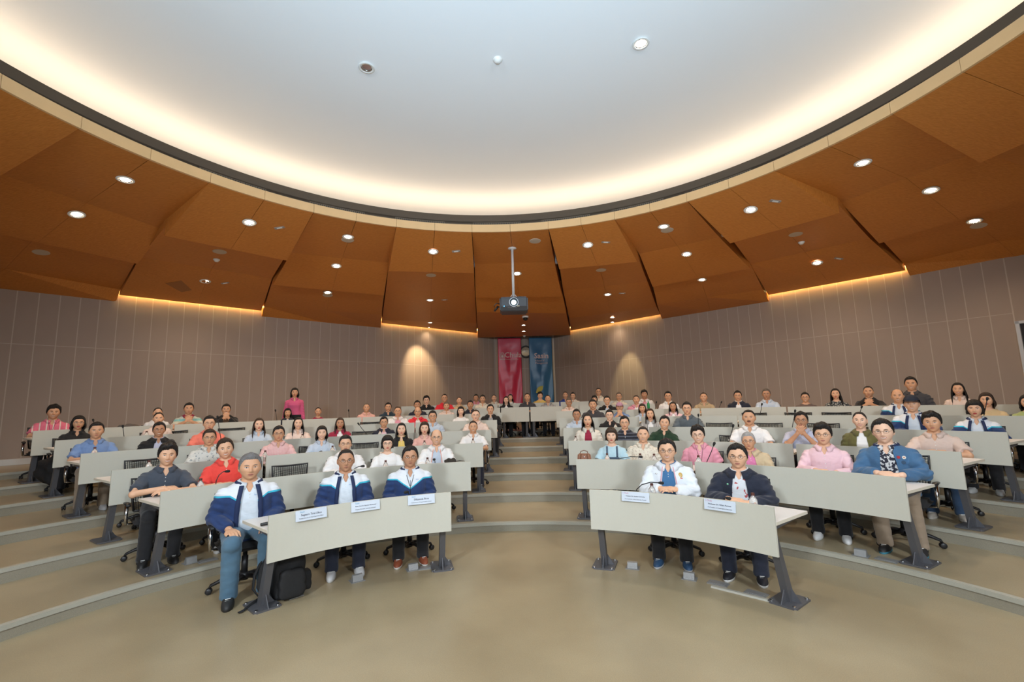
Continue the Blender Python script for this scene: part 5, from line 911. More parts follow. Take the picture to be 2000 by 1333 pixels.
# hair
def hairmat(c):
    cols={'black':(.010,.008,.007),'darkbrown':(.035,.018,.010),'grey':(.17,.165,.165),'silver':(.36,.35,.34),'greybrown':(.13,.10,.075)}
    return mat('hair_'+c,cols[c],.42,bump=(260,.5,(1,1,.12)),var=(40,.35),spec=.4)
HAIR={}
def get_hair(st,sex):
    k=(st,sex)
    if k in HAIR: return HAIR[k]
    u,v,w_,fs=sphere_grid(96,72); X,Y,Z=skull(u,v,w_,sex,False)
    az=np.degrees(np.arctan2(np.abs(u),-v)) # 0 front, 180 back
    long_=st in('long','bob','bob1','tied','bob0')
    fr={'short':.074,'crew':.082,'side':.073,'puff':.063,'bald':.2,'long':.074,'bob':.064,'bob1':.080,'tied':.086,'bob0':.050}[st]
    line=np.interp(az,[0,30,48,60,72,84,96,112,180],[fr,fr,fr-.006,.035,.004,-.030,.018,-.035,-.075])
    if st=='puff' or st=='side': line=line-np.where(u>0,.010,0)*sstep(60,20,az)*-1*np.where(az<60,1,0)
    if st=='crew': line=np.interp(az,[0,35,50,60,72,84,96,112,180],[fr,fr-.002,.062,.045,.012,-.015,.025,-.02,-.06])
    if st=='bald': line=np.interp(az,[0,50,66,78,90,112,180],[.12,.12,.07,.0,.0,-.035,-.07])
    if long_: line=np.interp(az,[0,30,48,58,66,76,180],[fr,fr,fr-.012,.02,-.03,-.08,-.1])
    if st=='tied': line=np.interp(az,[0,30,50,64,78,92,112,180],[fr,fr-.002,.055,.035,.006,.004,-.035,-.08])
    line=line+.0035*np.sin(u*48+1)*np.sin(u*17)*np.where(az<70,1,0)
    d=Z-line
    th={'short':.015,'crew':.0075,'side':.018,'puff':.026,'bald':.008,'long':.014,'bob':.020,'bob1':.012,'tied':.008,'bob0':.024}[st]
    amt=sstep(0,.016,d)
    if st=='bald':
        upper=np.interp(az,[0,50,75,100,180],[.0,.05,.088,.100,.104]); amt=amt*sstep(0,.010,upper-Z)
    topf=sstep(-.02,.09,Z); sidef=.55+.45*topf
    T=th*amt*(sidef if st not in('bob','bob0','long','bob1') else .75+.25*topf)
    if st in('puff','side','short'): T=T+amt*.008*sstep(.05,.11,Z)*sstep(70,20,az)
    if st=='puff': T=T+amt*.010*sstep(.03,.10,Z)*(.6+.4*np.sin(u*9))
    nz=(np.sin(u*37+v*21)*np.sin(w_*33+u*13)+.6*np.sin(az*.9+w_*20)+.8*np.sin(u*58+w_*9))*.5
    T=T+amt*nz*(.0034 if st not in('crew','bald','tied') else .0008)
    r=np.sqrt(X*X+Y*Y+Z*Z)+1e-9; s=1+(T-.003)/r
    X2,Y2,Z2=X*s,Y*s,Z*s
    keep=(amt>.0)
    F=[f for f in fs if any(keep[i] for i in f)]
    mb=MB(); mb.add([(x,y,z) for x,y,z in zip(X2,Y2,Z2)],F)
    L={'long':(-.30,-.055),'bob':(-.125,-.06),'bob1':(-.20,-.06),'bob0':(-.055,-.05)}.get(st)
    if L:
        a0={'long':56,'bob':58,'bob1':66,'bob0':70}[st]; zl=L[0]; na,nz_=44,22
        for layer in(0,):
            vs=[];
            for side in(0,1):
                for j in range(nz_+1):
                    t=j/nz_; z=.045+(zl-.045)*t
                    for i in range(na+1):
                        a=a0+(360-2*a0)*i/na; ar=math.radians(a); 
                        edge=min(1,min(i,na-i)/4)
                        rx_=.083+.014*math.sin(min(1,t*1.6)*math.pi*.6)+(.010*t if st!='bob0' else -.004*t); ry_=.100+.012*math.sin(t*2.2)-.010*t
                        if st=='bob': rx_-=.022*max(0,t-.75)/.25; ry_-=.02*max(0,t-.75)/.25
                        if st in('long','bob1'): rx_+=.016*t
                        wv=.004*math.sin(i*1.9+t*5)+.003*math.sin(i*4.1+t*3)
                        off=-.016*(.35+.65*edge) if side else wv
                        yy=.012; 
                        x=math.sin(ar)*(rx_+off); y=-math.cos(ar)*(ry_+off)+yy
                        if st in('long','bob1') and t>.4: y-= .030*(t-.4)*sstep(100,60,np.array(min(a,360-a))).item()*1.6
                        zz=z-(0.02*math.sin(i*.7) if j==nz_ else 0)
                        vs.append((x,y,zz))
            W_=(na+1)*(nz_+1)
            fs2=[]
            for side in(0,1):
                for j in range(nz_):
                    for i in range(na):
                        a=side*W_+j*(na+1)+i; fs2.append((a,a+1,a+na+2,a+na+1))
            for i in range(na): a=nz_*(na+1)+i; fs2.append((a,a+1,W_+a+1,W_+a))
            for j in range(nz_):
                for i in(0,na): a=j*(na+1)+i; fs2.append((a,a+na+1,W_+a+na+1,W_+a))
            mb.add(vs,fs2)
    if st=='tied': mb.ball((0,.105,.0),.034,14,10,(1,1,1.1)); 
    me=mb.mesh('hair',hairmat('black'),True,False)
    # fix orientation
    bm=bmesh.new(); bm.from_mesh(me); bmesh.ops.recalc_face_normals(bm,faces=bm.faces); bm.to_mesh(me); bm.free()
    HAIR[k]=me; return me
def get_cap():
    if 'cap' in HAIR: return HAIR['cap'],HAIR['brim']
    u,v,w_,fs=sphere_grid(64,48); X,Y,Z=skull(u,v,w_,'M',False); r=np.sqrt(X*X+Y*Y+Z*Z)+1e-9; s=1+.016/r
    line=np.where(v<0,.048,.0); F=[f for f in fs if all(Z[i]>line[i]-.005 for i in f)]
    HAIR['cap']=MB().add(list(zip(X*s,Y*s,Z*s)),F).mesh('cap',BLKP,True)
    vs=[];n=16
    for z in(0,.006):
        for rr_ in(0,1):
            for i in range(n+1):
                t=math.radians(-68+136*i/n); k=.088+(.062*math.cos(t*1.1) if rr_ else -.004); vs.append((math.sin(t)*(k if not rr_ else k*.92),-math.cos(t)*(k+.012),.050+z-.012*rr_-.012*(abs(math.sin(t))**2)))
    m=n+1; fs=[]
    for i in range(n): fs+=[(i,i+1,m+i+1,m+i),(2*m+i,2*m+i+1,3*m+i+1,3*m+i),(m+i,m+i+1,3*m+i+1,3*m+i),(i,i+1,2*m+i+1,2*m+i)]
    HAIR['brim']=MB().add(vs,fs).mesh('brim',BLKP,True); return HAIR['cap'],HAIR['brim']
def glasses_mesh():
    b_=MB()
    for s in(-1,1):
        L=[(s*.033+.0215*math.cos(t),-.106+.004*abs(math.cos(t)),.004+.0155*math.sin(t)) for t in [2*math.pi*i/20 for i in range(21)]]
        b_.tube(L,.0013,5,False); b_.tube([(s*.0545,-.101,.010),(s*.073,-.06,.011),(s*.078,.01,.006)],.0014,5)
    b_.tube([(-.0115,-.1075,.008),(0,-.110,.010),(.0115,-.1075,.008)],.0013,5)
    fr=b_.mesh('glasses',mat('glasses_frame',(.05,.045,.04),.25,.6),True)
    l_=MB()
    for s in(0,): l_.lathe([(.0205,-.0004),(.0205,.0004)],(0,-.1045,.004),20,Matrix.Rotation(math.pi/2,3,'X')@Matrix.Scale(.74,3,Vector((0,1,0))))
    ln=l_.mesh('lens',mat('lens_clear',(1,1,1),.02,trans=1,alpha=.22,spec=.6),False)
    return fr,ln
GLS,LEN=glasses_mesh()
from mathutils.bvhtree import BVHTree
def collar_mesh(kind,sex,dz=0,jk=False):
    # folded collar with two points: its outer edge lies on the garment below
    bm=bmesh.new(); bm.from_mesh(UNC[(sex,dz>0,jk)]); T=BVHTree.FromBMesh(bm); bm.free()
    n=48; vs=[]; q=.93 if sex=='F' else 1
    for i in range(n+1):
        a=math.radians(-164+328*i/n); s=math.sin(a); c=math.cos(a); A=abs(math.degrees(a))
        fr=sstep(80,164,np.array(A)).item(); tip=sstep(118,154,np.array(A)).item()
        rin=(.064 if not jk else .070)*q; ztop=1.004-.030*fr-(.006 if jk else 0); yc=-.033
        zb=(.966 if not jk else .950)-.012*fr-(.034 if kind=='shirt' else .0)*tip
        if kind=='band': zb=ztop-.03
        h=T.ray_cast(Vector((s*.5,yc+c*.5,zb+dz)),Vector((-s,-c,0)))
        ro=(Vector((h[0].x,h[0].y-yc)).length if h[0] is not None else rin+.02)+.005
        if kind=='band': ro=min(ro,rin+.016)
        if kind=='shirt': s2=s*(1+.25*tip) 
        else: s2=s
        top=(rin+ro)/2*.35+rin*.65
        vs+=[(s*rin,yc+c*rin-.004*fr,ztop-.004+dz),(s*top,yc+c*top-.006*fr,ztop+.004+dz),(s2*ro,yc+c*ro,zb+dz),(s2*(ro-.006),yc+c*(ro-.006),zb-.002+dz)]
    fs=[(4*i+k,4*i+(k+1)%4,4*i+4+(k+1)%4,4*i+4+k) for i in range(n) for k in range(4)]+[(0,1,2,3),(4*n+3,4*n+2,4*n+1,4*n)]
    return MB().add(vs,fs).mesh('collar',CLB,True)
NECKB=MB().tube([(math.sin(math.radians(t))*.092,-.030+math.cos(math.radians(t))*.082,.985-.022*(abs(t)/140)**2) for t in range(-140,141,14)],[.012]+[.016]*19+[.012],10,flat=1.2).mesh('jacket_collar',CLB,True)
UNC={}
for sx in 'MF':
    UNC[(sx,False,False)]=remesh(cloth_parts(sx,'lap',.013,'none'),'u',.0095,[CLB],4); UNC[(sx,False,True)]=remesh(cloth_parts(sx,'lap',.023,'long'),'u',.0105,[CLB],4)
UNC[('F',True,False)]=remesh(cloth_parts('F','stand',.013,'none'),'u',.0095,[CLB],4)
COL={(k,s,j):collar_mesh(k,s,0,j) for s in 'MF' for k,j in (('shirt',False),('shirt',True),('band',True))}
COL[('stand','F',False)]=collar_mesh('shirt','F',.42)
BV={}
def front(me,x,z,off=.004):
    if me.name not in BV:
        bm=bmesh.new(); bm.from_mesh(me); BV[me.name]=BVHTree.FromBMesh(bm); bm.free()
    h=BV[me.name].ray_cast(Vector((x,-.6,z)),Vector((0,1,0)))
    return (h[0].y if h[0] is not None else -.13)-off
def strip(me,pts,wd,th=.003,off=.003):
    b_=MB(); vs=[]
    for (x,z) in pts:
        y=front(me,x,z,off)
        y2=front(me,x+wd,z,off)
        vs+=[(x,y,z),(x+wd,y2,z),(x+wd,y2+th+off,z),(x,y+th+off,z)]
    n=len(pts)-1
    return b_.add(vs,[(4*i+k,4*i+(k+1)%4,4*i+4+(k+1)%4,4*i+4+k) for i in range(n) for k in range(4)]+[(0,1,2,3),(4*n+3,4*n+2,4*n+1,4*n)]).mesh('trim',CLB,True)
# cloth colours and woven / printed patterns
COLS=dict(palewhite=(.62,.68,.74),offwhite=(.72,.76,.80),white=(.78,.77,.76),cream=(.72,.66,.54),ivory=(.70,.65,.56),blue=(.05,.16,.33),darknavy=(.012,.016,.032),slate=(.05,.062,.085),coral=(.78,.062,.045),lightblue=(.50,.58,.68),skyblue=(.42,.60,.68),pink=(.72,.30,.38),palepink=(.78,.52,.56),pinkstripe=(.72,.38,.38),beige=(.55,.43,.27),magenta=(.68,.20,.38),denim=(.045,.12,.24),black=(.008,.008,.009),yellow=(.72,.52,.14),salmonpink=(.74,.42,.36),maroon=(.30,.012,.045),navystripe=(.012,.014,.024),darkgreen=(.008,.035,.014),palelilac=(.44,.46,.58),olive=(.115,.105,.03),pinkbeige=(.62,.48,.41),midblue=(.16,.26,.48),salmon=(.80,.20,.14),creampink=(.76,.60,.52),steel=(.085,.11,.13),bwstripe=(.6,.6,.58),whiteprint=(.62,.62,.58),bwprint=(.02,.02,.035),red=(.70,.02,.035),grey=(.35,.35,.36),charcoal=(.045,.045,.052),sand=(.60,.44,.24),lime=(.35,.42,.16),pinkstripe2=(.72,.16,.24),rainbow=(.6,.6,.6),brown=(.10,.06,.04),darkteal=(.015,.035,.055),khaki=(.42,.32,.19),taupe=(.13,.09,.075),dots=(.03,.035,.04),hotpink=(.62,.10,.22),royal=(.02,.05,.25),floral=(.66,.66,.66),navywhite=(.7,.74,.8),jeans=(.06,.13,.20),trblack=(.010,.010,.012),trnavy=(.014,.018,.035),trkhaki=(.28,.21,.145),trblue=(.025,.055,.11))
def cloth(name):
    k='cloth_'+name
    if k in MATS: return MATS[k]
    c=COLS[name]; m=mat(k,c,.88,bump=(16,.22,(1,1,1.8)),sheen=.15); n,l=nodes(m); b_=n['Principled BSDF']
    tc=[q for q in n if q.type=='TEX_COORD'][0]; sp=n.new('ShaderNodeSeparateXYZ'); l.new(tc.outputs['Object'],sp.inputs[0])
    def Mt(op,a,b2=None):
        q=n.new('ShaderNodeMath'); q.operation=op
        for i,v in enumerate((a,b2)):
            if v is None: continue
            if isinstance(v,(int,float)): q.inputs[i].default_value=v
            else: l.new(v,q.inputs[i])
        return q.outputs[0]
    def mix(fac,a,b2):
        q=n.new('ShaderNodeMix'); q.data_type='RGBA'; l.new(fac,q.inputs[0])
        for s,v in((6,a),(7,b2)):
            if isinstance(v,tuple): q.inputs[s].default_value=(*v,1)
            else: l.new(v,q.inputs[s])
        return q.outputs[2]
    x,y,z=sp.outputs; out=None
    noise=lambda sc,d=2:(lambda t:(l.new(tc.outputs['Object'],t.inputs['Vector']),t.outputs['Fac'])[1])(new_noise(n,sc,d))
    if name=='navywhite':
        ax=Mt('ABSOLUTE',x); zz=Mt('ADD',.862,Mt('MULTIPLY',Mt('MAXIMUM',Mt('SUBTRACT',.14,ax),0.0),-.75)); d=Mt('SUBTRACT',z,zz)
        out=mix(Mt('GREATER_THAN',d,0.0),(.012,.035,.12),(.03,.42,.58)); out=mix(Mt('GREATER_THAN',d,.016),out,(.70,.73,.77))
    elif name in('pinkstripe',): out=mix(Mt('GREATER_THAN',Mt('SINE',Mt('MULTIPLY',x,700)),.2),c,(.74,.55,.53))
    elif name=='pinkstripe2': out=mix(Mt('GREATER_THAN',Mt('SINE',Mt('MULTIPLY',x,75)),.82),c,(.72,.62,.55))
    elif name=='bwstripe': out=mix(Mt('GREATER_THAN',Mt('SINE',Mt('MULTIPLY',Mt('ADD',x,Mt('MULTIPLY',z,.0)),330)),.0),c,(.05,.05,.06))
    elif name=='navystripe': out=mix(Mt('GREATER_THAN',Mt('SINE',Mt('MULTIPLY',z,110)),.55),c,(.10,.11,.14))
    elif name=='rainbow':
        r=n.new('ShaderNodeValToRGB'); r.color_ramp.interpolation='CONSTANT'; e=r.color_ramp.elements; e[0].position=0; e[0].color=(.65,.62,.56,1); e[1].position=.30; e[1].color=(.62,.10,.20,1)
        for p_,cc_ in((.42,(.65,.50,.42,1)),(.55,(.62,.62,.5,1)),(.70,(.22,.50,.50,1)),(.85,(.5,.56,.5,1))):
            q=e.new(p_); q.color=cc_
        l.new(Mt('MULTIPLY',Mt('SUBTRACT',z,.66),3.4),r.inputs[0]); out=r.outputs[0]
    elif name=='bwprint' : out=mix(Mt('GREATER_THAN',noise(42,4),.52),c,(.62,.62,.62))
    elif name=='whiteprint': out=mix(Mt('GREATER_THAN',noise(30,4),.60),c,(.26,.29,.30))
    elif name=='dots': out=mix(Mt('GREATER_THAN',noise(60,0),.60),c,(.5,.48,.42))
    elif name=='floral':
        o1=mix(Mt('GREATER_THAN',noise(26,1),.64),(.66,.68,.70),(.42,.08,.08)); out=o1
    elif name=='cream': out=mix(Mt('GREATER_THAN',noise(50,3),.58),c,(.56,.47,.38))
    elif name=='jeans': out=mix(noise(5,2),(.035,.085,.14),(.12,.22,.30))
    elif name=='denim': out=mix(noise(7,3),(.035,.095,.19),(.07,.17,.31))
    if out is not None: l.new(out,b_.inputs['Base Color'])
    return m
def new_noise(n,sc,d):
    t=n.new('ShaderNodeTexNoise'); t.inputs['Scale'].default_value=sc; t.inputs['Detail'].default_value=d; return t
PLACE={}
def art(s): return 'an' if s[0] in 'aeiou' else 'a'
def person(i,rec,pose_rec):
    (px,yt,yc,row,sex,pose,hst,hcol,sk,gl,outfit,c1,c2,desc,place)=rec; (X,Y,L,s,yaw,hs)=pose_rec
    st=pose=='stand'
    body=get_body(sex,pose); smile=1 if ('smiling' in desc or (i*7)%3==0) and i not in(0,1,2) else 0
    root=obj('person',body,None,(X,Y,L),yaw,[skin(sk,smile,'grey' if hcol in('grey','silver') else 'black',.42 if st else 0,sex=='F')])
    root.scale=(s*WX.get(i,1.0),s,s)
    if i in TILT: root.rotation_euler=(0,math.radians(TILT[i]),yaw)
    root['label']=(desc+', '+place) if len((desc+' '+place).split())<=16 else desc+', '+' '.join(place.split()[:2]); root['category']='person'
    hd=HC+(DZ if st else Vector((0,0,0)))
    near=row<=3
    def ch(nm,me,mats=None,loc=None,**k):
        o=obj(nm,me,root,loc,None,mats); 
        for kk,vv in k.items(): o[kk]=vv
        return o
    if hst=='cap':
        a,b_=get_cap(); cc={'capblack':(.012,.016,.03),'capmauve':(.42,.24,.34)}[hcol]; cm=mat('cap_'+hcol,cc,.8)
        ch('cap',a,[cm],hd); ch('brim',b_,[cm],hd); ch('hair',get_hair('crew',sex),[hairmat('black')],hd)
    else: ch('hair',get_hair(hst,sex),[hairmat(hcol)],hd)
    if gl:
        ch('glasses',GLS,None,hd)
        if near:
            for sx in(-1,1): ch('lens',LEN,None,hd+Vector((sx*.033,0,0)))
    # clothes
    if outfit in('polo','sshirt'): sme=get_shirt(sex,pose,'short','v'); top=c1
    elif outfit=='tee': sme=get_shirt(sex,pose,'short' if c1!='white' or sex=='M' else 'long','round'); top=c1
    elif outfit=='shirt': sme=get_shirt(sex,pose,'long','v'); top=c1
    else:
        sme=get_shirt(sex,pose,'none','v' if c2 not in('maroon','white') or sex=='M' else 'round'); top=c2
    ch('shirt',sme,[cloth(top)])
    if outfit!='tee' and not (outfit not in('polo','sshirt','shirt') and c2 in('maroon','white') and sex=='F'):
        colc='maroon' if top=='rainbow' else top
        ch('collar',COL[('stand' if st else 'shirt',sex,False)],[cloth(colc)])
        if near:
            b_=MB()
            for z in(.875,.835,.79,.745,.70) if outfit in('sshirt','shirt') else (.875,.85):
                b_.ball((0,front(sme,0,z,.002),z),.0048,8,5,(1,.5,1))
            ch('button',b_.mesh('button',WHITEP))
    if outfit in('jacket','varsity','varsityc'):
        j=get_jacket(sex,pose,outfit=='varsityc'); jm=cloth(c1); jo=ch('jacket',j,[jm])
        if outfit=='varsity' or c1=='denim':
            tm=mat('trim_navy',(.010,.022,.075) if c1!='denim' else (.02,.02,.03),.8)
            if outfit=='varsity':
                for sx in(-1,1):
                    pts=[(sx*(.046+.030*math.sin(min(1,q/8)*1.57))-(.004 if sx>0 else .030),.955-.03*q) for q in range(15)]
                    ch('lapel',strip(sme,pts,.034,.012,.022),[tm])
            ch('jacket_collar',NECKB,[tm])
        elif outfit=='varsityc': ch('jacket_collar',NECKB,[mat('trim_navy',(.010,.022,.075),.8)])
        else: ch('jacket_collar',COL[('shirt',sex,True)],[jm if i!=3+10 else jm])
    if row<=2 or i in ENDS or row==7 and abs(px-1030)<50 or st:
        tc_=TRC.get(i,'trblack'); ch('trousers',get_trousers(st),[cloth(tc_)])
        sm,so=SHC.get(i,((.015,.015,.016),(.02,.02,.02)))
        m1=mat('shoe_%.2f_%.2f'%(sm[0],sm[2]),sm,.6); m2=mat('sole_%.2f_%.2f'%(so[0],so[2]),so,.6)
        for sx in(-1,1):
            o=ch('shoe',SHOE,[m1,m2],(sx*.125 if not st else sx*.10,-.315 if not st else .01,0)); o.rotation_euler=(0,0,sx*.12)
            if near: l_=obj('laces',LACE,o)
    else:
        ch('trousers',get_trousers(st),[cloth('trblack')])
    EXTRA(i,root,sme,locals())
    return root
# ---------------- people: extras and placing ----------------
WX={0:1.10,1:1.04,2:1.04,3:1.06,4:1.08,25:1.08,37:1.08,50:1.10,7:1.03,15:1.03,28:1.04}
TILT={6:-5,24:6,11:3,13:-3,15:-3,12:-3,28:-2,5:2,26:2,44:2,57:2,65:-2}
TRC={0:'jeans',1:'trnavy',2:'trblack',3:'trblack',4:'trnavy',5:'trblack',6:'trblack',15:'trkhaki',28:'trblue',29:'trkhaki',21:'trnavy',37:'trkhaki'}
SHC={0:((.02,.02,.02),(.02,.02,.02)),1:((.50,.50,.50),(.55,.54,.52)),2:((.22,.055,.022),(.62,.60,.56)),3:((.02,.06,.13),(.45,.45,.45)),4:((.015,.015,.02),(.70,.70,.68)),
5:((.015,.015,.015),(.05,.05,.05)),6:((.45,.44,.42),(.45,.44,.42)),14:((.66,.66,.65),(.7,.7,.68)),15:((.02,.02,.022),(.05,.22,.30)),28:((.36,.32,.27),(.5,.47,.42)),29:((.40,.38,.37),(.5,.5,.5)),42:((.3,.3,.3),(.5,.5,.5)),43:((.5,.5,.48),(.5,.5,.5))}
ENDS={14,21,28,29,37,42,43,44,49,57}
def cordpts(me,pts): return [(x,front(me,x,z,.007),z) for x,z in pts]
def EXTRA(i,root,sme,E):
    ch=E['ch']
    jm=E.get('j') or sme
    if i in(2,):
        b_=MB()
        for s in(-1,1): b_.tube([(s*.062,-.070,1.0),(s*.062,-.098,.975)]+cordpts(jm,[(s*(.05-.045*t),.955-.16*t) for t in (0,.25,.5,.75,1)]),.0028,6)
        b_.tube(cordpts(jm,[(0,.80),(0,.74),(0,.68)]),.0028,6); ch('lanyard',b_.mesh('lanyard',BLKP))
        ch('zipper',strip(jm,[(-.002,.86-.03*k) for k in range(8)],.004),[mat('zip',(.02,.03,.07),.4)])
    if i in(12,42,70,57):
        b_=MB()
        for s in(-1,1): b_.tube([(s*.06,-.07,.995),(s*.056,-.10,.968)]+cordpts(jm,[(s*(.046-.04*t),.945-.18*t) for t in (0,.3,.6,1)]),.0022,5)
        ch('lanyard',b_.mesh('lanyard',mat('cord_brown',(.05,.03,.03),.7)))
    if i in(0,1,2):
        x0=.045 if i<2 else .075
        t=text('Sasin',.016,mat('print_blue',(.08,.25,.5),.6),root,Matrix.Translation((x0 if i else .05,front(sme if i<2 else jm,.06,.865,.003),.865))@FR,ext=.0004)
    if i==10:
        dn=mat('overall_denim',(.065,.10,.15),.85,bump=(400,.2))
        for s in(-1,1): ch('strap',strip(sme,[(s*.075-.014,.955-.02*k) for k in range(9)],.028),[dn])
        b_=MB(); 
        for (x0,x1,z0,z1) in((-.105,.105,.60,.80),):
            N=8; vs=[];fs=[]
            for a in range(N+1):
                for c in range(N+1):
                    x=x0+(x1-x0)*a/N; z=z0+(z1-z0)*c/N-(.012 if a in(0,N) and c==N else 0); vs.append((x,front(sme,x,z,.010),z))
            for a in range(N):
                for c in range(N): k=a*(N+1)+c; fs.append((k,k+1,k+N+2,k+N+1))
            b_.add(vs,fs)
        o=ch('bib',b_.mesh('bib',dn,True,False)); m=o.modifiers.new('s','SOLIDIFY'); m.thickness=.006
    if i in(3,9,7,13,46):
        pc=mat('piping_rose',(.72,.30,.36),.7) if i==3 else mat('piping_orange',(.75,.22,.12),.7)
        if i!=13:
            for s in(-1,1): ch('piping',strip(sme,[(s*(.050+.030*math.sin(min(1,k/7)*1.57))-.003,.95-.035*k) for k in range(9)],.006,.006,.022),[pc])
    if i==3:
        b_=MB(); y=front(jm,.115,.865,.003)
        b_.lathe([(.001,0),(.020,0),(.020,.003),(.001,.003)],(.115,y,.868),20,Matrix.Rotation(math.pi/2,3,'X')@Matrix.Scale(1.35,3,Vector((0,1,0))))
        ch('emblem',b_.mesh('emblem',mat('gold_thread',(.62,.40,.10),.5)))
        ch('emblem_band',MB().box((.115,y-.002,.835),(.040,.003,.009)).mesh('eb',mat('red_thread',(.65,.12,.10),.6)))
        b_=MB()
        for k in range(5): t=math.pi*(k/4-.5)*.8; b_.tube([(.115,y-.004,.845),(.115+math.sin(t)*.012,y-.005,.865+math.cos(t)*.018)],.0012,5)
        ch('emblem_rays',b_.mesh('er',mat('gold_light',(.75,.62,.35),.5)))
        ch('pin',MB().ball((-.115,front(jm,-.115,.875,.002),.875),.009,10,6,(1,.3,.7)).mesh('pin',CHROME,True))
    if i==4: ch('pin',MB().ball((-.10,front(jm,-.10,.845,.002),.845),.009,10,6,(1,.3,1)).mesh('pin',mat('pin_green',(.2,.5,.3),.3),True))
    if i in(42,54,43): ch('chest_logo',MB().box((.09,front(jm,.09,.86,.002),.872),(.05,.002,.006)).mesh('lg',mat('print_blue',(.08,.25,.5),.6)))
    if i==15:
        for (x,z,c,r) in((.085,.865,(.45,.02,.03),.014),(.125,.862,(.75,.70,.62),.016),(.115,.815,(.03,.07,.13),.018)):
            y=front(jm,x,z,.003); ch('badge',MB().lathe([(.001,0),(r,0),(r*.95,.004),(.001,.004)],(x,y,z),16,Matrix.Rotation(math.pi/2,3,'X')).mesh('badge',mat('badge_%d'%int(x*1000),c,.5)))
        ch('badge_star',MB().lathe([(.001,0),(.007,0),(.001,.003)],(.125,front(jm,.125,.862,.007),.862),5,Matrix.Rotation(math.pi/2,3,'X')).mesh('bs',mat('badge_red',(.6,.15,.05),.5)))
        ch('pendant',MB().ball((0,-.10,.915),.006,8,6).tube([(-.045,-.075,.965),(-.02,-.092,.93),(0,-.098,.918),(.02,-.092,.93),(.045,-.075,.965)],.0012,4).mesh('pendant',BLKP))
    if i==25: ch('moustache',MB().tube([(-.024,-.092,-.050),(-.012,-.102,-.0455),(0,-.1045,-.0465),(.012,-.102,-.0455),(.024,-.092,-.050)],[.003,.005,.0055,.005,.003],8).mesh('moustache',hairmat('black'),True),None,HC)
    if i==5: ch('watch',MB().lathe([(.026,-.008),(.029,-.008),(.029,.008),(.026,.008)],(.05,-.325,.742),14,Matrix.Rotation(1.35,3,'Y'),True).mesh('watch',BLKP))
PEOPLE=[]
for i,(rec,g) in enumerate(zip(PPL,GEO)):
    if i in TILT:
        t=math.sin(math.radians(TILT[i]))*1.12*g[3]; g=[g[0]-math.cos(g[4])*t,g[1]-math.sin(g[4])*t]+list(g[2:])
    PEOPLE.append(person(i,rec,g))
    row=rec[3]
    if row==9: continue
    X,Y,L,s,yaw,hs=g
    ry=math.atan2(-(X-CX),(Y-CY)); 
    dw=rec[13].split(); side=' '.join(rec[14].split()[:3]); chair(X,Y,L,yaw*.6+ry*.4,s,'black swivel chair under the '+' '.join(dw[:16-5-len(side.split())])+', '+side,row<=3)
# empty chairs in view
for (row,ang_,off,lab) in ((2,-35.6,.80,'empty black swivel chair in the second row right of the coral polo'),(3,-50.2,.80,'empty black swivel chair in the third row behind the man in slate blue'),
(3,-23.2,.80,'empty black swivel chair in the third row beside the black blazer woman'),(4,37.3,.80,'empty black swivel chair in the fourth row behind the broad man with a moustache'),
(4,31.2,.80,'empty black swivel chair in the fourth row right of the man in grey blue'),(4,43.5,.80,'empty black swivel chair in the fourth row behind the man clasping his hands'),
(5,-44.6,.80,'empty black swivel chair in the fifth row beside the woman in the cream coat'),(5,34.6,.80,'empty black swivel chair in the fifth row right of the woman in pink'),
(5,39.6,.80,'empty black swivel chair in the fifth row below the man in a slouching pose'),(5,43.6,.80,'empty black swivel chair in the fifth row below the woman in dots'),
(3,34.5,.80,'empty black swivel chair in the third row left of the man with a moustache'),(3,-30.5,.84,'empty black swivel chair in the third row behind the empty one'),
(4,-22.5,.80,'empty black swivel chair in the fourth row behind the black blazer woman'),(5,-38.5,.80,'empty black swivel chair in the fifth row above the man in salmon'),
(4,50.2,.80,'empty black swivel chair in the fourth row left of the man in a dark cap'),(5,-21,.80,'empty black swivel chair in the fifth row, middle of the left side')):
    z=LEV[row-1]; p=P2(RR[row-1]+off,ang_,z); chair(p.x,p.y,z,-math.radians(ang_),.93,lab,row<=3)
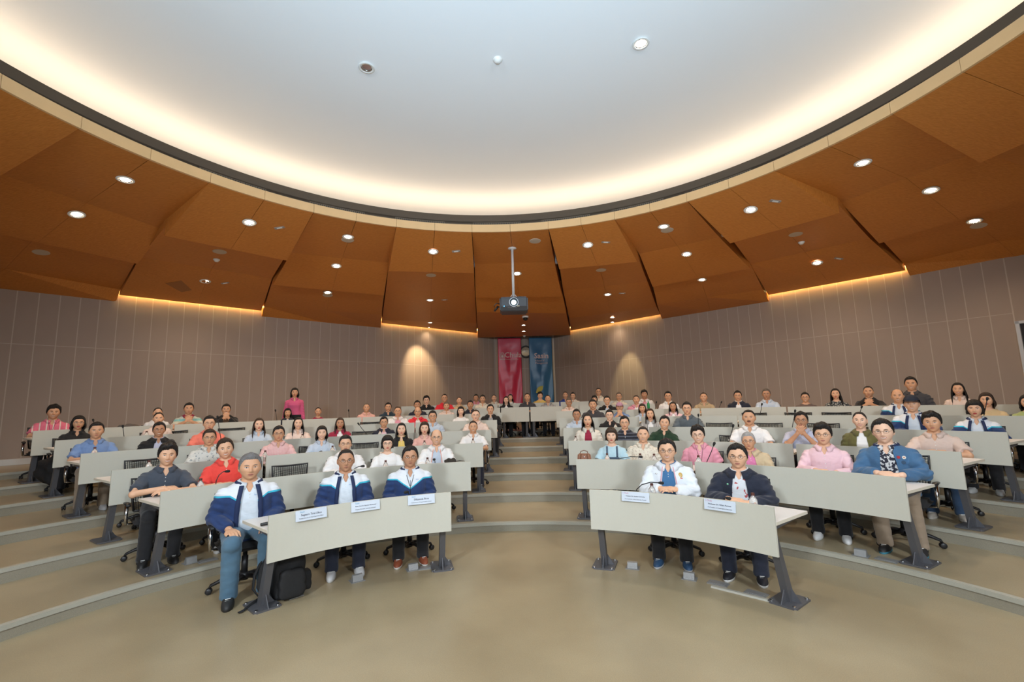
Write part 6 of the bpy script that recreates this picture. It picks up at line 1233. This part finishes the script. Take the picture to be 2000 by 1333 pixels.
# ---------------- things on the desks ----------------
ROWN=['front','second','third','fourth','fifth','sixth']
def who(p):
    best=min(range(len(GEO)),key=lambda i:(GEO[i][0]-p[0])**2+(GEO[i][1]-p[1])**2+(0 if GEO[i][1]>p[1]-1.2 else 9)); return PPL[best][13]
used={}
def uniq(base,p,maxw=16):
    base=base.replace('black gooseneck microphone on the','black gooseneck microphone,').replace('row desk before the','row, before the').replace('row desk, before the','row, before the')
    l=base+' '+who(p); ws=l.split()[:maxw]; l=' '.join(ws)
    if l in used:
        l=' '.join(ws[:12])+', the other one'; 
    used[l]=1; return l
micb=MB().lathe([(.055,0),(.06,.004),(.06,.02),(.045,.032),(.001,.034)],seg=20).mesh('mic_base',BLKP,True)
for (b,t,row) in IT['mic']:
    o=empty('gooseneck_microphone',b,label=uniq('black gooseneck microphone on the %s row desk before the'%ROWN[row-1],b),category='microphone',group='gooseneck microphones')
    obj('mic_base',micb,o); d=Vector(t)-Vector(b); h=Vector((d.x,d.y,0))
    pts=[Vector((0,0,.03)),Vector((0,0,.03))+Vector((d.x*.04,d.y*.04,max(.05,d.z*.45))),Vector((d.x*.25,d.y*.25,max(.09,d.z*.85))),Vector((d.x*.6,d.y*.6,max(.10,d.z*1.0))),d]
    pts=[p if k in(0,4) else p for k,p in enumerate(pts)]
    if d.z>.22: pts=[Vector((0,0,.03)),d*.35+Vector((0,0,.02)),d*.7,d]
    obj('stem',MB().tube(pts,.0048,8).mesh('stem',BLKP,True),o)
    u=(pts[-1]-pts[-2]).normalized(); obj('mic_head',MB().tube([d-u*.03,d-u*.012,d+u*.012,d+u*.022],[.007,.014,.015,.006],12).mesh('mic_head',BLKM,True),o)
GLASSM=mat('bottle_clear',(.92,.95,.96),.05,trans=.85,spec=.6)
bb=MB().lathe([(.001,0),(.030,.0),(.033,.01),(.033,.10),(.030,.125),(.022,.142),(.013,.155),(.013,.172),(.001,.172)],seg=20).mesh('bottle_body',GLASSM,True)
bc=MB().lathe([(.0145,.158),(.0145,.180),(.001,.181)],seg=16).mesh('cap',mat('cap_brown',(.10,.03,.02),.5))
bl=MB().lathe([(.0335,.035),(.0338,.04),(.0338,.085),(.0335,.09)],seg=20).mesh('bottle_label',mat('label_pale',(.55,.42,.40),.5),True)
for (b,row) in IT['bot']:
    o=empty('water_bottle',b,label=uniq('clear water bottle with brown cap, %s row desk, before the'%ROWN[row-1],b),category='bottle',group='water bottles')
    obj('bottle_body',bb,o); obj('cap',bc,o); obj('bottle_label',bl,o)
g=empty('green_bottle',(3.33,11.42,.755+.67),label='small green bottle beside the man in white jacket over pink top',category='bottle')
obj('bottle_body',bb,g,mats=[mat('green_glass',(.03,.30,.10),.2)]); obj('cap',bc,g,mats=[mat('green_cap',(.02,.2,.08),.4)])
cupm=MB().lathe([(.022,0),(.030,.07),(.028,.07),(.020,.004),(.001,.004)],seg=18).mesh('cup_body',WHITEP,True); cuph=MB().tube([(.028,0,.055),(.045,0,.05),(.045,0,.028),(.025,0,.02)],.004,6).mesh('handle',WHITEP,True)
for (b,row) in IT['cup']:
    o=empty('white_cup',b,label=uniq('small white cup on the %s row desk before the'%ROWN[row-1],b),category='cup',group='white cups'); obj('cup_body',cupm,o); obj('handle',cuph,o)
# name cards hooked over the front desks
CARDS=[('Segsarn Trai-Ukos','Deputy Director & Chief Operating Officer','Sasin',0),('Assoc. Prof. Dr. Piyachart Phiromswad','Deputy Director, Learning Solutions','Sasin',0),('Dibyendu Bose','Deputy Director, Strategy, Innovation & Impact','Sasin',0),
('Professor Dr. Surakiart Sathirathai','The Chairman of the University Council','Chula',1),('Professor Dr. Wilert Puriwat','The President of Chulalongkorn University','Chula',1)]
cm=mat('card_paper',(.60,.66,.74),.5); INK=mat('card_ink',(.05,.055,.08),.6); LB=mat('card_blue',(.10,.35,.55),.6); LP=mat('card_pink',(.55,.18,.30),.6)
clab=['white name card on the front left desk, nearest the open backpack end','white name card on the front left desk, middle one','white name card on the front left desk, aisle end','white name card on the front right desk, aisle end','white name card on the front right desk before the man in dark navy']
for (a_,z_),(t1,t2,lg,pk),lb in zip(IT['card'],CARDS,clab):
    p=P2(2.578,a_,.742); o=empty('name_card',p,-math.radians(a_),label=lb,category='name card',group='name cards')
    o.rotation_euler=(math.radians(-7),0,-math.radians(a_))
    w2,h=.13,.088
    obj('card_front',MB().box((0,0,0),(2*w2,.002,h)).mesh('card_front',cm),o); obj('card_back',MB().box((0,.024,.0),(2*w2,.002,h*.95),Matrix.Rotation(.5,3,'X')).mesh('card_back',cm),o)
    text(lg,.019,LP if pk else LB,o,Matrix.Translation((-.075 if not pk else -.085,-.0022,.030))@FR,ext=.0003)
    if pk: obj('crest',MB().tube([(-.115,-.002,.024),(-.121,-.002,.031),(-.115,-.002,.038),(-.109,-.002,.031),(-.115,-.002,.024)],.0011,4).mesh('crest',LP),o)
    sz=min(.0235,.232/(len(t1)*.52)); s2=min(.0125,.236/(len(t2)*.50))
    text(t1,sz,INK,o,Matrix.Translation((0,-.0022,.004))@FR,ext=.0003,bold=.0002); text(t2,s2,INK,o,Matrix.Translation((0,-.0022,-.023))@FR,ext=.0003)
# loose things
def on(x,y,z,nm,lab,cat,rz=0): return empty(nm,(x,y,z),rz,label=lab,category=cat)
p=P2(2.60+.20,-46.4,.67); o=on(p.x,p.y,.67,'black_microphone','black handheld device lying at the outer end of the front left desk','device',.9)
obj('body',MB().tube([(-.10,0,.016),(.03,0,.016),(.035,0,.018),(.12,0,.018)],[.013,.014,.018,.018],12).mesh('body',BLKP,True),o)
p=P2(2.60+.13,-46.6,.67); o=on(p.x,p.y,.67,'car_key','small dark key fob with ring at the outer end of the front left desk','key')
obj('fob',MB().tube([(-.035,0,.008),(.02,0,.008)],.011,8,flat=.6).mesh('fob',BLKP,True),o); obj('ring',MB().tube([(.03+.014*math.cos(t),.014*math.sin(t),.003) for t in [k*.52 for k in range(13)]],.0015,5).mesh('ring',CHROME),o)
b=IT['brownbag']; o=on(b[0],b[1],b[2],'brown_handbag','tan brown leather handbag standing at the aisle end, second row right','bag',-.2)
bm=bmesh.new(); bmesh.ops.create_cube(bm,size=1); bmesh.ops.scale(bm,vec=(.20,.11,.17),verts=bm.verts); bmesh.ops.translate(bm,vec=(0,0,.085),verts=bm.verts)
for v in bm.verts:
    if v.co.z>.1: v.co.y*=.5; v.co.x*=.85
bmesh.ops.bevel(bm,geom=bm.edges[:],offset=.015,segments=3,affect='EDGES'); me=bpy.data.meshes.new('bag_body'); bm.to_mesh(me); bm.free(); me.materials.append(mat('tan_leather',(.24,.085,.03),.45,var=(20,.2))); obj('bag_body',me,o)
obj('handle',MB().tube([(-.05,0,.165),(-.045,0,.195),(0,0,.21),(.045,0,.195),(.05,0,.165)],.005,6).mesh('handle',mat('tan_dark',(.14,.05,.02),.5),True),o)
obj('strap',MB().tube([(-.05,-.05,.0),(-.05,-.058,.08),(-.04,-.04,.165)],.006,6,flat=1).tube([(.05,-.05,.0),(.05,-.058,.08),(.04,-.04,.165)],.006,6).mesh('strap',mat('tan_dark',(.14,.05,.02),.5),True),o)
obj('clasp',MB().ball((0,-.045,.13),.009).mesh('clasp',CHROME),o)
def crumple(c,r,sc,seed,m,nm):
    u,v,w_,fs=sphere_grid(28,18); q=1+.13*np.sin(5*u+seed)*np.cos(4*v+seed)+.08*np.sin(9*w_+7*u+seed)
    zz=np.maximum(w_*q,-.75)+.75
    return MB().add(list(zip(c[0]+u*q*r*sc[0],c[1]+v*q*r*sc[1],c[2]+zz*r*sc[2])),fs).mesh(nm,m,True)
b=IT['cap']; o=on(b[0],b[1],b[2],'folded_cap','black cap lying on the second row desk before the balding man','cap',.2)
obj('crown',crumple((0,0,0),.09,(1,.8,.95),2,mat('cloth_dark',(.035,.028,.022),.9),'crown'),o); obj('visor',MB().tube([(.05,0,.10),(.12,-.02,.11),(.19,0,.10)],[.02,.03,.012],10,flat=.2).mesh('visor',mat('cloth_dark',(.035,.028,.022),.9),True),o)
b=IT['greybag']; o=on(b[0],b[1],b[2],'grey_bag','flat grey bag lying on the last row desk, left side','bag',.75)
obj('bag_body',crumple((0,0,0),.16,(1.1,.6,.55),5,mat('bag_grey',(.10,.085,.075),.8),'bag_body'),o); obj('strap',MB().tube([(-.15,0,.08),(-.22,.02,.03),(-.3,0,.02)],.012,6).mesh('strap',BLKP,True),o)
# backpack by the front left leg
B0=Vector(IT['pt'][2])+Vector((.02,.20,0)); o=on(B0.x,B0.y,0,'black_backpack','black backpack slumped against the outer leg of the front left desk','backpack',.75)
bkm=mat('backpack_cloth',(.010,.010,.011),.75,bump=(250,.3))
def rbox(dim,c,bev,name,m,taper=0,par=None):
    u,v,w_,fs=sphere_grid(40,28); e=.42
    f=lambda q:np.sign(q)*np.abs(q)**e
    k=np.maximum(np.maximum(np.abs(u),np.abs(v)),np.abs(w_)); n=(np.abs(u)**5+np.abs(v)**5+np.abs(w_)**5)**.2
    x,y,z=u/n,v/n,w_/n; tp=1-taper*(z+1)/2
    sag=1+.03*np.sin(7*z+5*x)+.02*np.sin(13*x+9*z)
    return obj(name,MB().add(list(zip(c[0]+x*dim[0]/2*tp*sag,c[1]+y*dim[1]/2*tp*sag,c[2]+z*dim[2]/2)),fs).mesh(name,m,True),par)
rbox((.29,.17,.44),(0,0,.22),.06,'main_body',bkm,.18,o); rbox((.23,.08,.24),(0,-.105,.14),.035,'front_pocket',bkm,.1,o); rbox((.07,.12,.17),(.155,0,.11),.03,'side_pocket',bkm,.1,o)
obj('top_handle',MB().tube([(-.04,.03,.43),(-.03,.03,.47),(.03,.03,.47),(.04,.03,.43)],.008,6).mesh('h',bkm,True),o)
obj('shoulder_strap',MB().tube([(-.08,.07,.42),(-.18,.10,.36),(-.25,.10,.22),(-.27,.06,.12),(-.22,.04,.04),(-.10,.04,.04)],[.02,.026,.028,.022,.012,.012],8,flat=.45).tube([(-.22,.04,.04),(-.30,.0,.02),(-.36,-.06,.012),(-.40,-.08,.012)],[.014,.014,.014,.016],8,flat=.4).tube([(-.13,.07,.40),(-.22,.0,.30),(-.25,-.03,.15),(-.18,-.03,.03)],[.02,.024,.02,.012],8,flat=.4).mesh('shoulder_strap',bkm,True),o)
# dark bags on the floor, far left
p=IT['pt'][4]; o=on(p[0]+.15,p[1]+.25,.648,'black_duffel_bag','large soft black bag on the floor under the last left desk','bag',.6)
obj('bag_body',crumple((0,0,0),.30,(.95,.75,.85),3,bkm,'bag_body'),o); obj('handle',MB().tube([(-.12,0,.42),(-.06,0,.52),(.06,0,.52),(.12,0,.42)],.012,6).mesh('handle',bkm,True),o)
# floor outlets
BOXM=mat('outlet_metal',(.27,.27,.265),.4,.3,bump=(90,.15)); 
bn=['front left desk, wall end','front left desk, middle','front left desk, aisle end','front right desk, aisle end','front right desk, middle','second row right, outer end','second row left, outer end']
for p,nm in zip(IT['box'],bn):
    a_=math.degrees(math.atan2(p[0]-CX,p[1]-CY)); o=on(p[0],p[1],p[2],'floor_outlet_box','raised metal floor outlet box, '+nm,'floor outlet',-math.radians(a_)+.1); o['group']='pop up floor outlets'; o.scale=(.82,.82,.78)
    obj('base_plate',MB().box((0,0,.003),(.16,.13,.006)).mesh('bp',BOXM),o)
    obj('flip_lid',MB().prism([(-.058,-.045,.006),(-.058,-.03,.075),(-.058,.0,.082),(-.058,.045,.006)],[(.058,-.045,.006),(.058,-.03,.075),(.058,.0,.082),(.058,.045,.006)]).mesh('lid',BOXM),o)
fn=['front left desk, aisle end','front right desk, before the outer man','front right desk, nearest the outer leg','second row right','second row left']
for p,nm in zip(IT['flat'],fn):
    a_=math.degrees(math.atan2(p[0]-CX,p[1]-CY)); o=on(p[0],p[1],p[2],'floor_outlet_plate','closed flat floor outlet plate, '+nm,'floor outlet',-math.radians(a_)); o['group']='flat floor outlets'
    obj('plate',MB().box((0,0,.004),(.17,.10,.008)).mesh('pl',BOXM),o); obj('lid',MB().box((0,0,.009),(.13,.07,.004)).mesh('lid',BOXM),o)
a,b=Vector(IT['pt'][0]),Vector(IT['pt'][1]); m=(a+b)/2; d=b-a
o=on(m.x,m.y,0,'cable_cover','thin grey cable cover strip running to the front right desk leg','cable cover'); L=d.length/2; u=d.normalized(); n_=Vector((-u.y,u.x,0))
obj('cover_strip',MB().prism([-u*L-n_*.015+Vector((0,0,.012)),u*L-n_*.015+Vector((0,0,.012)),u*L+n_*.015+Vector((0,0,.012)),-u*L+n_*.015+Vector((0,0,.012))],[-u*L-n_*.025,u*L-n_*.025,u*L+n_*.025,-u*L+n_*.025]).mesh('cover_strip',mat('cover_grey',(.40,.38,.32),.5)),o)
# folded sunglasses and papers on the second row left
b=P2(4.04+.14,-46.5,.785); o=on(b.x,b.y,.785,'eyeglasses','black framed eyeglasses resting on the second row desk before the man in coral','glasses',.7)
obj('frame',GLS,o,(0,.0,.012)); [obj('lens',LEN,o,(sx*.033,0,.012)) for sx in(-1,1)]
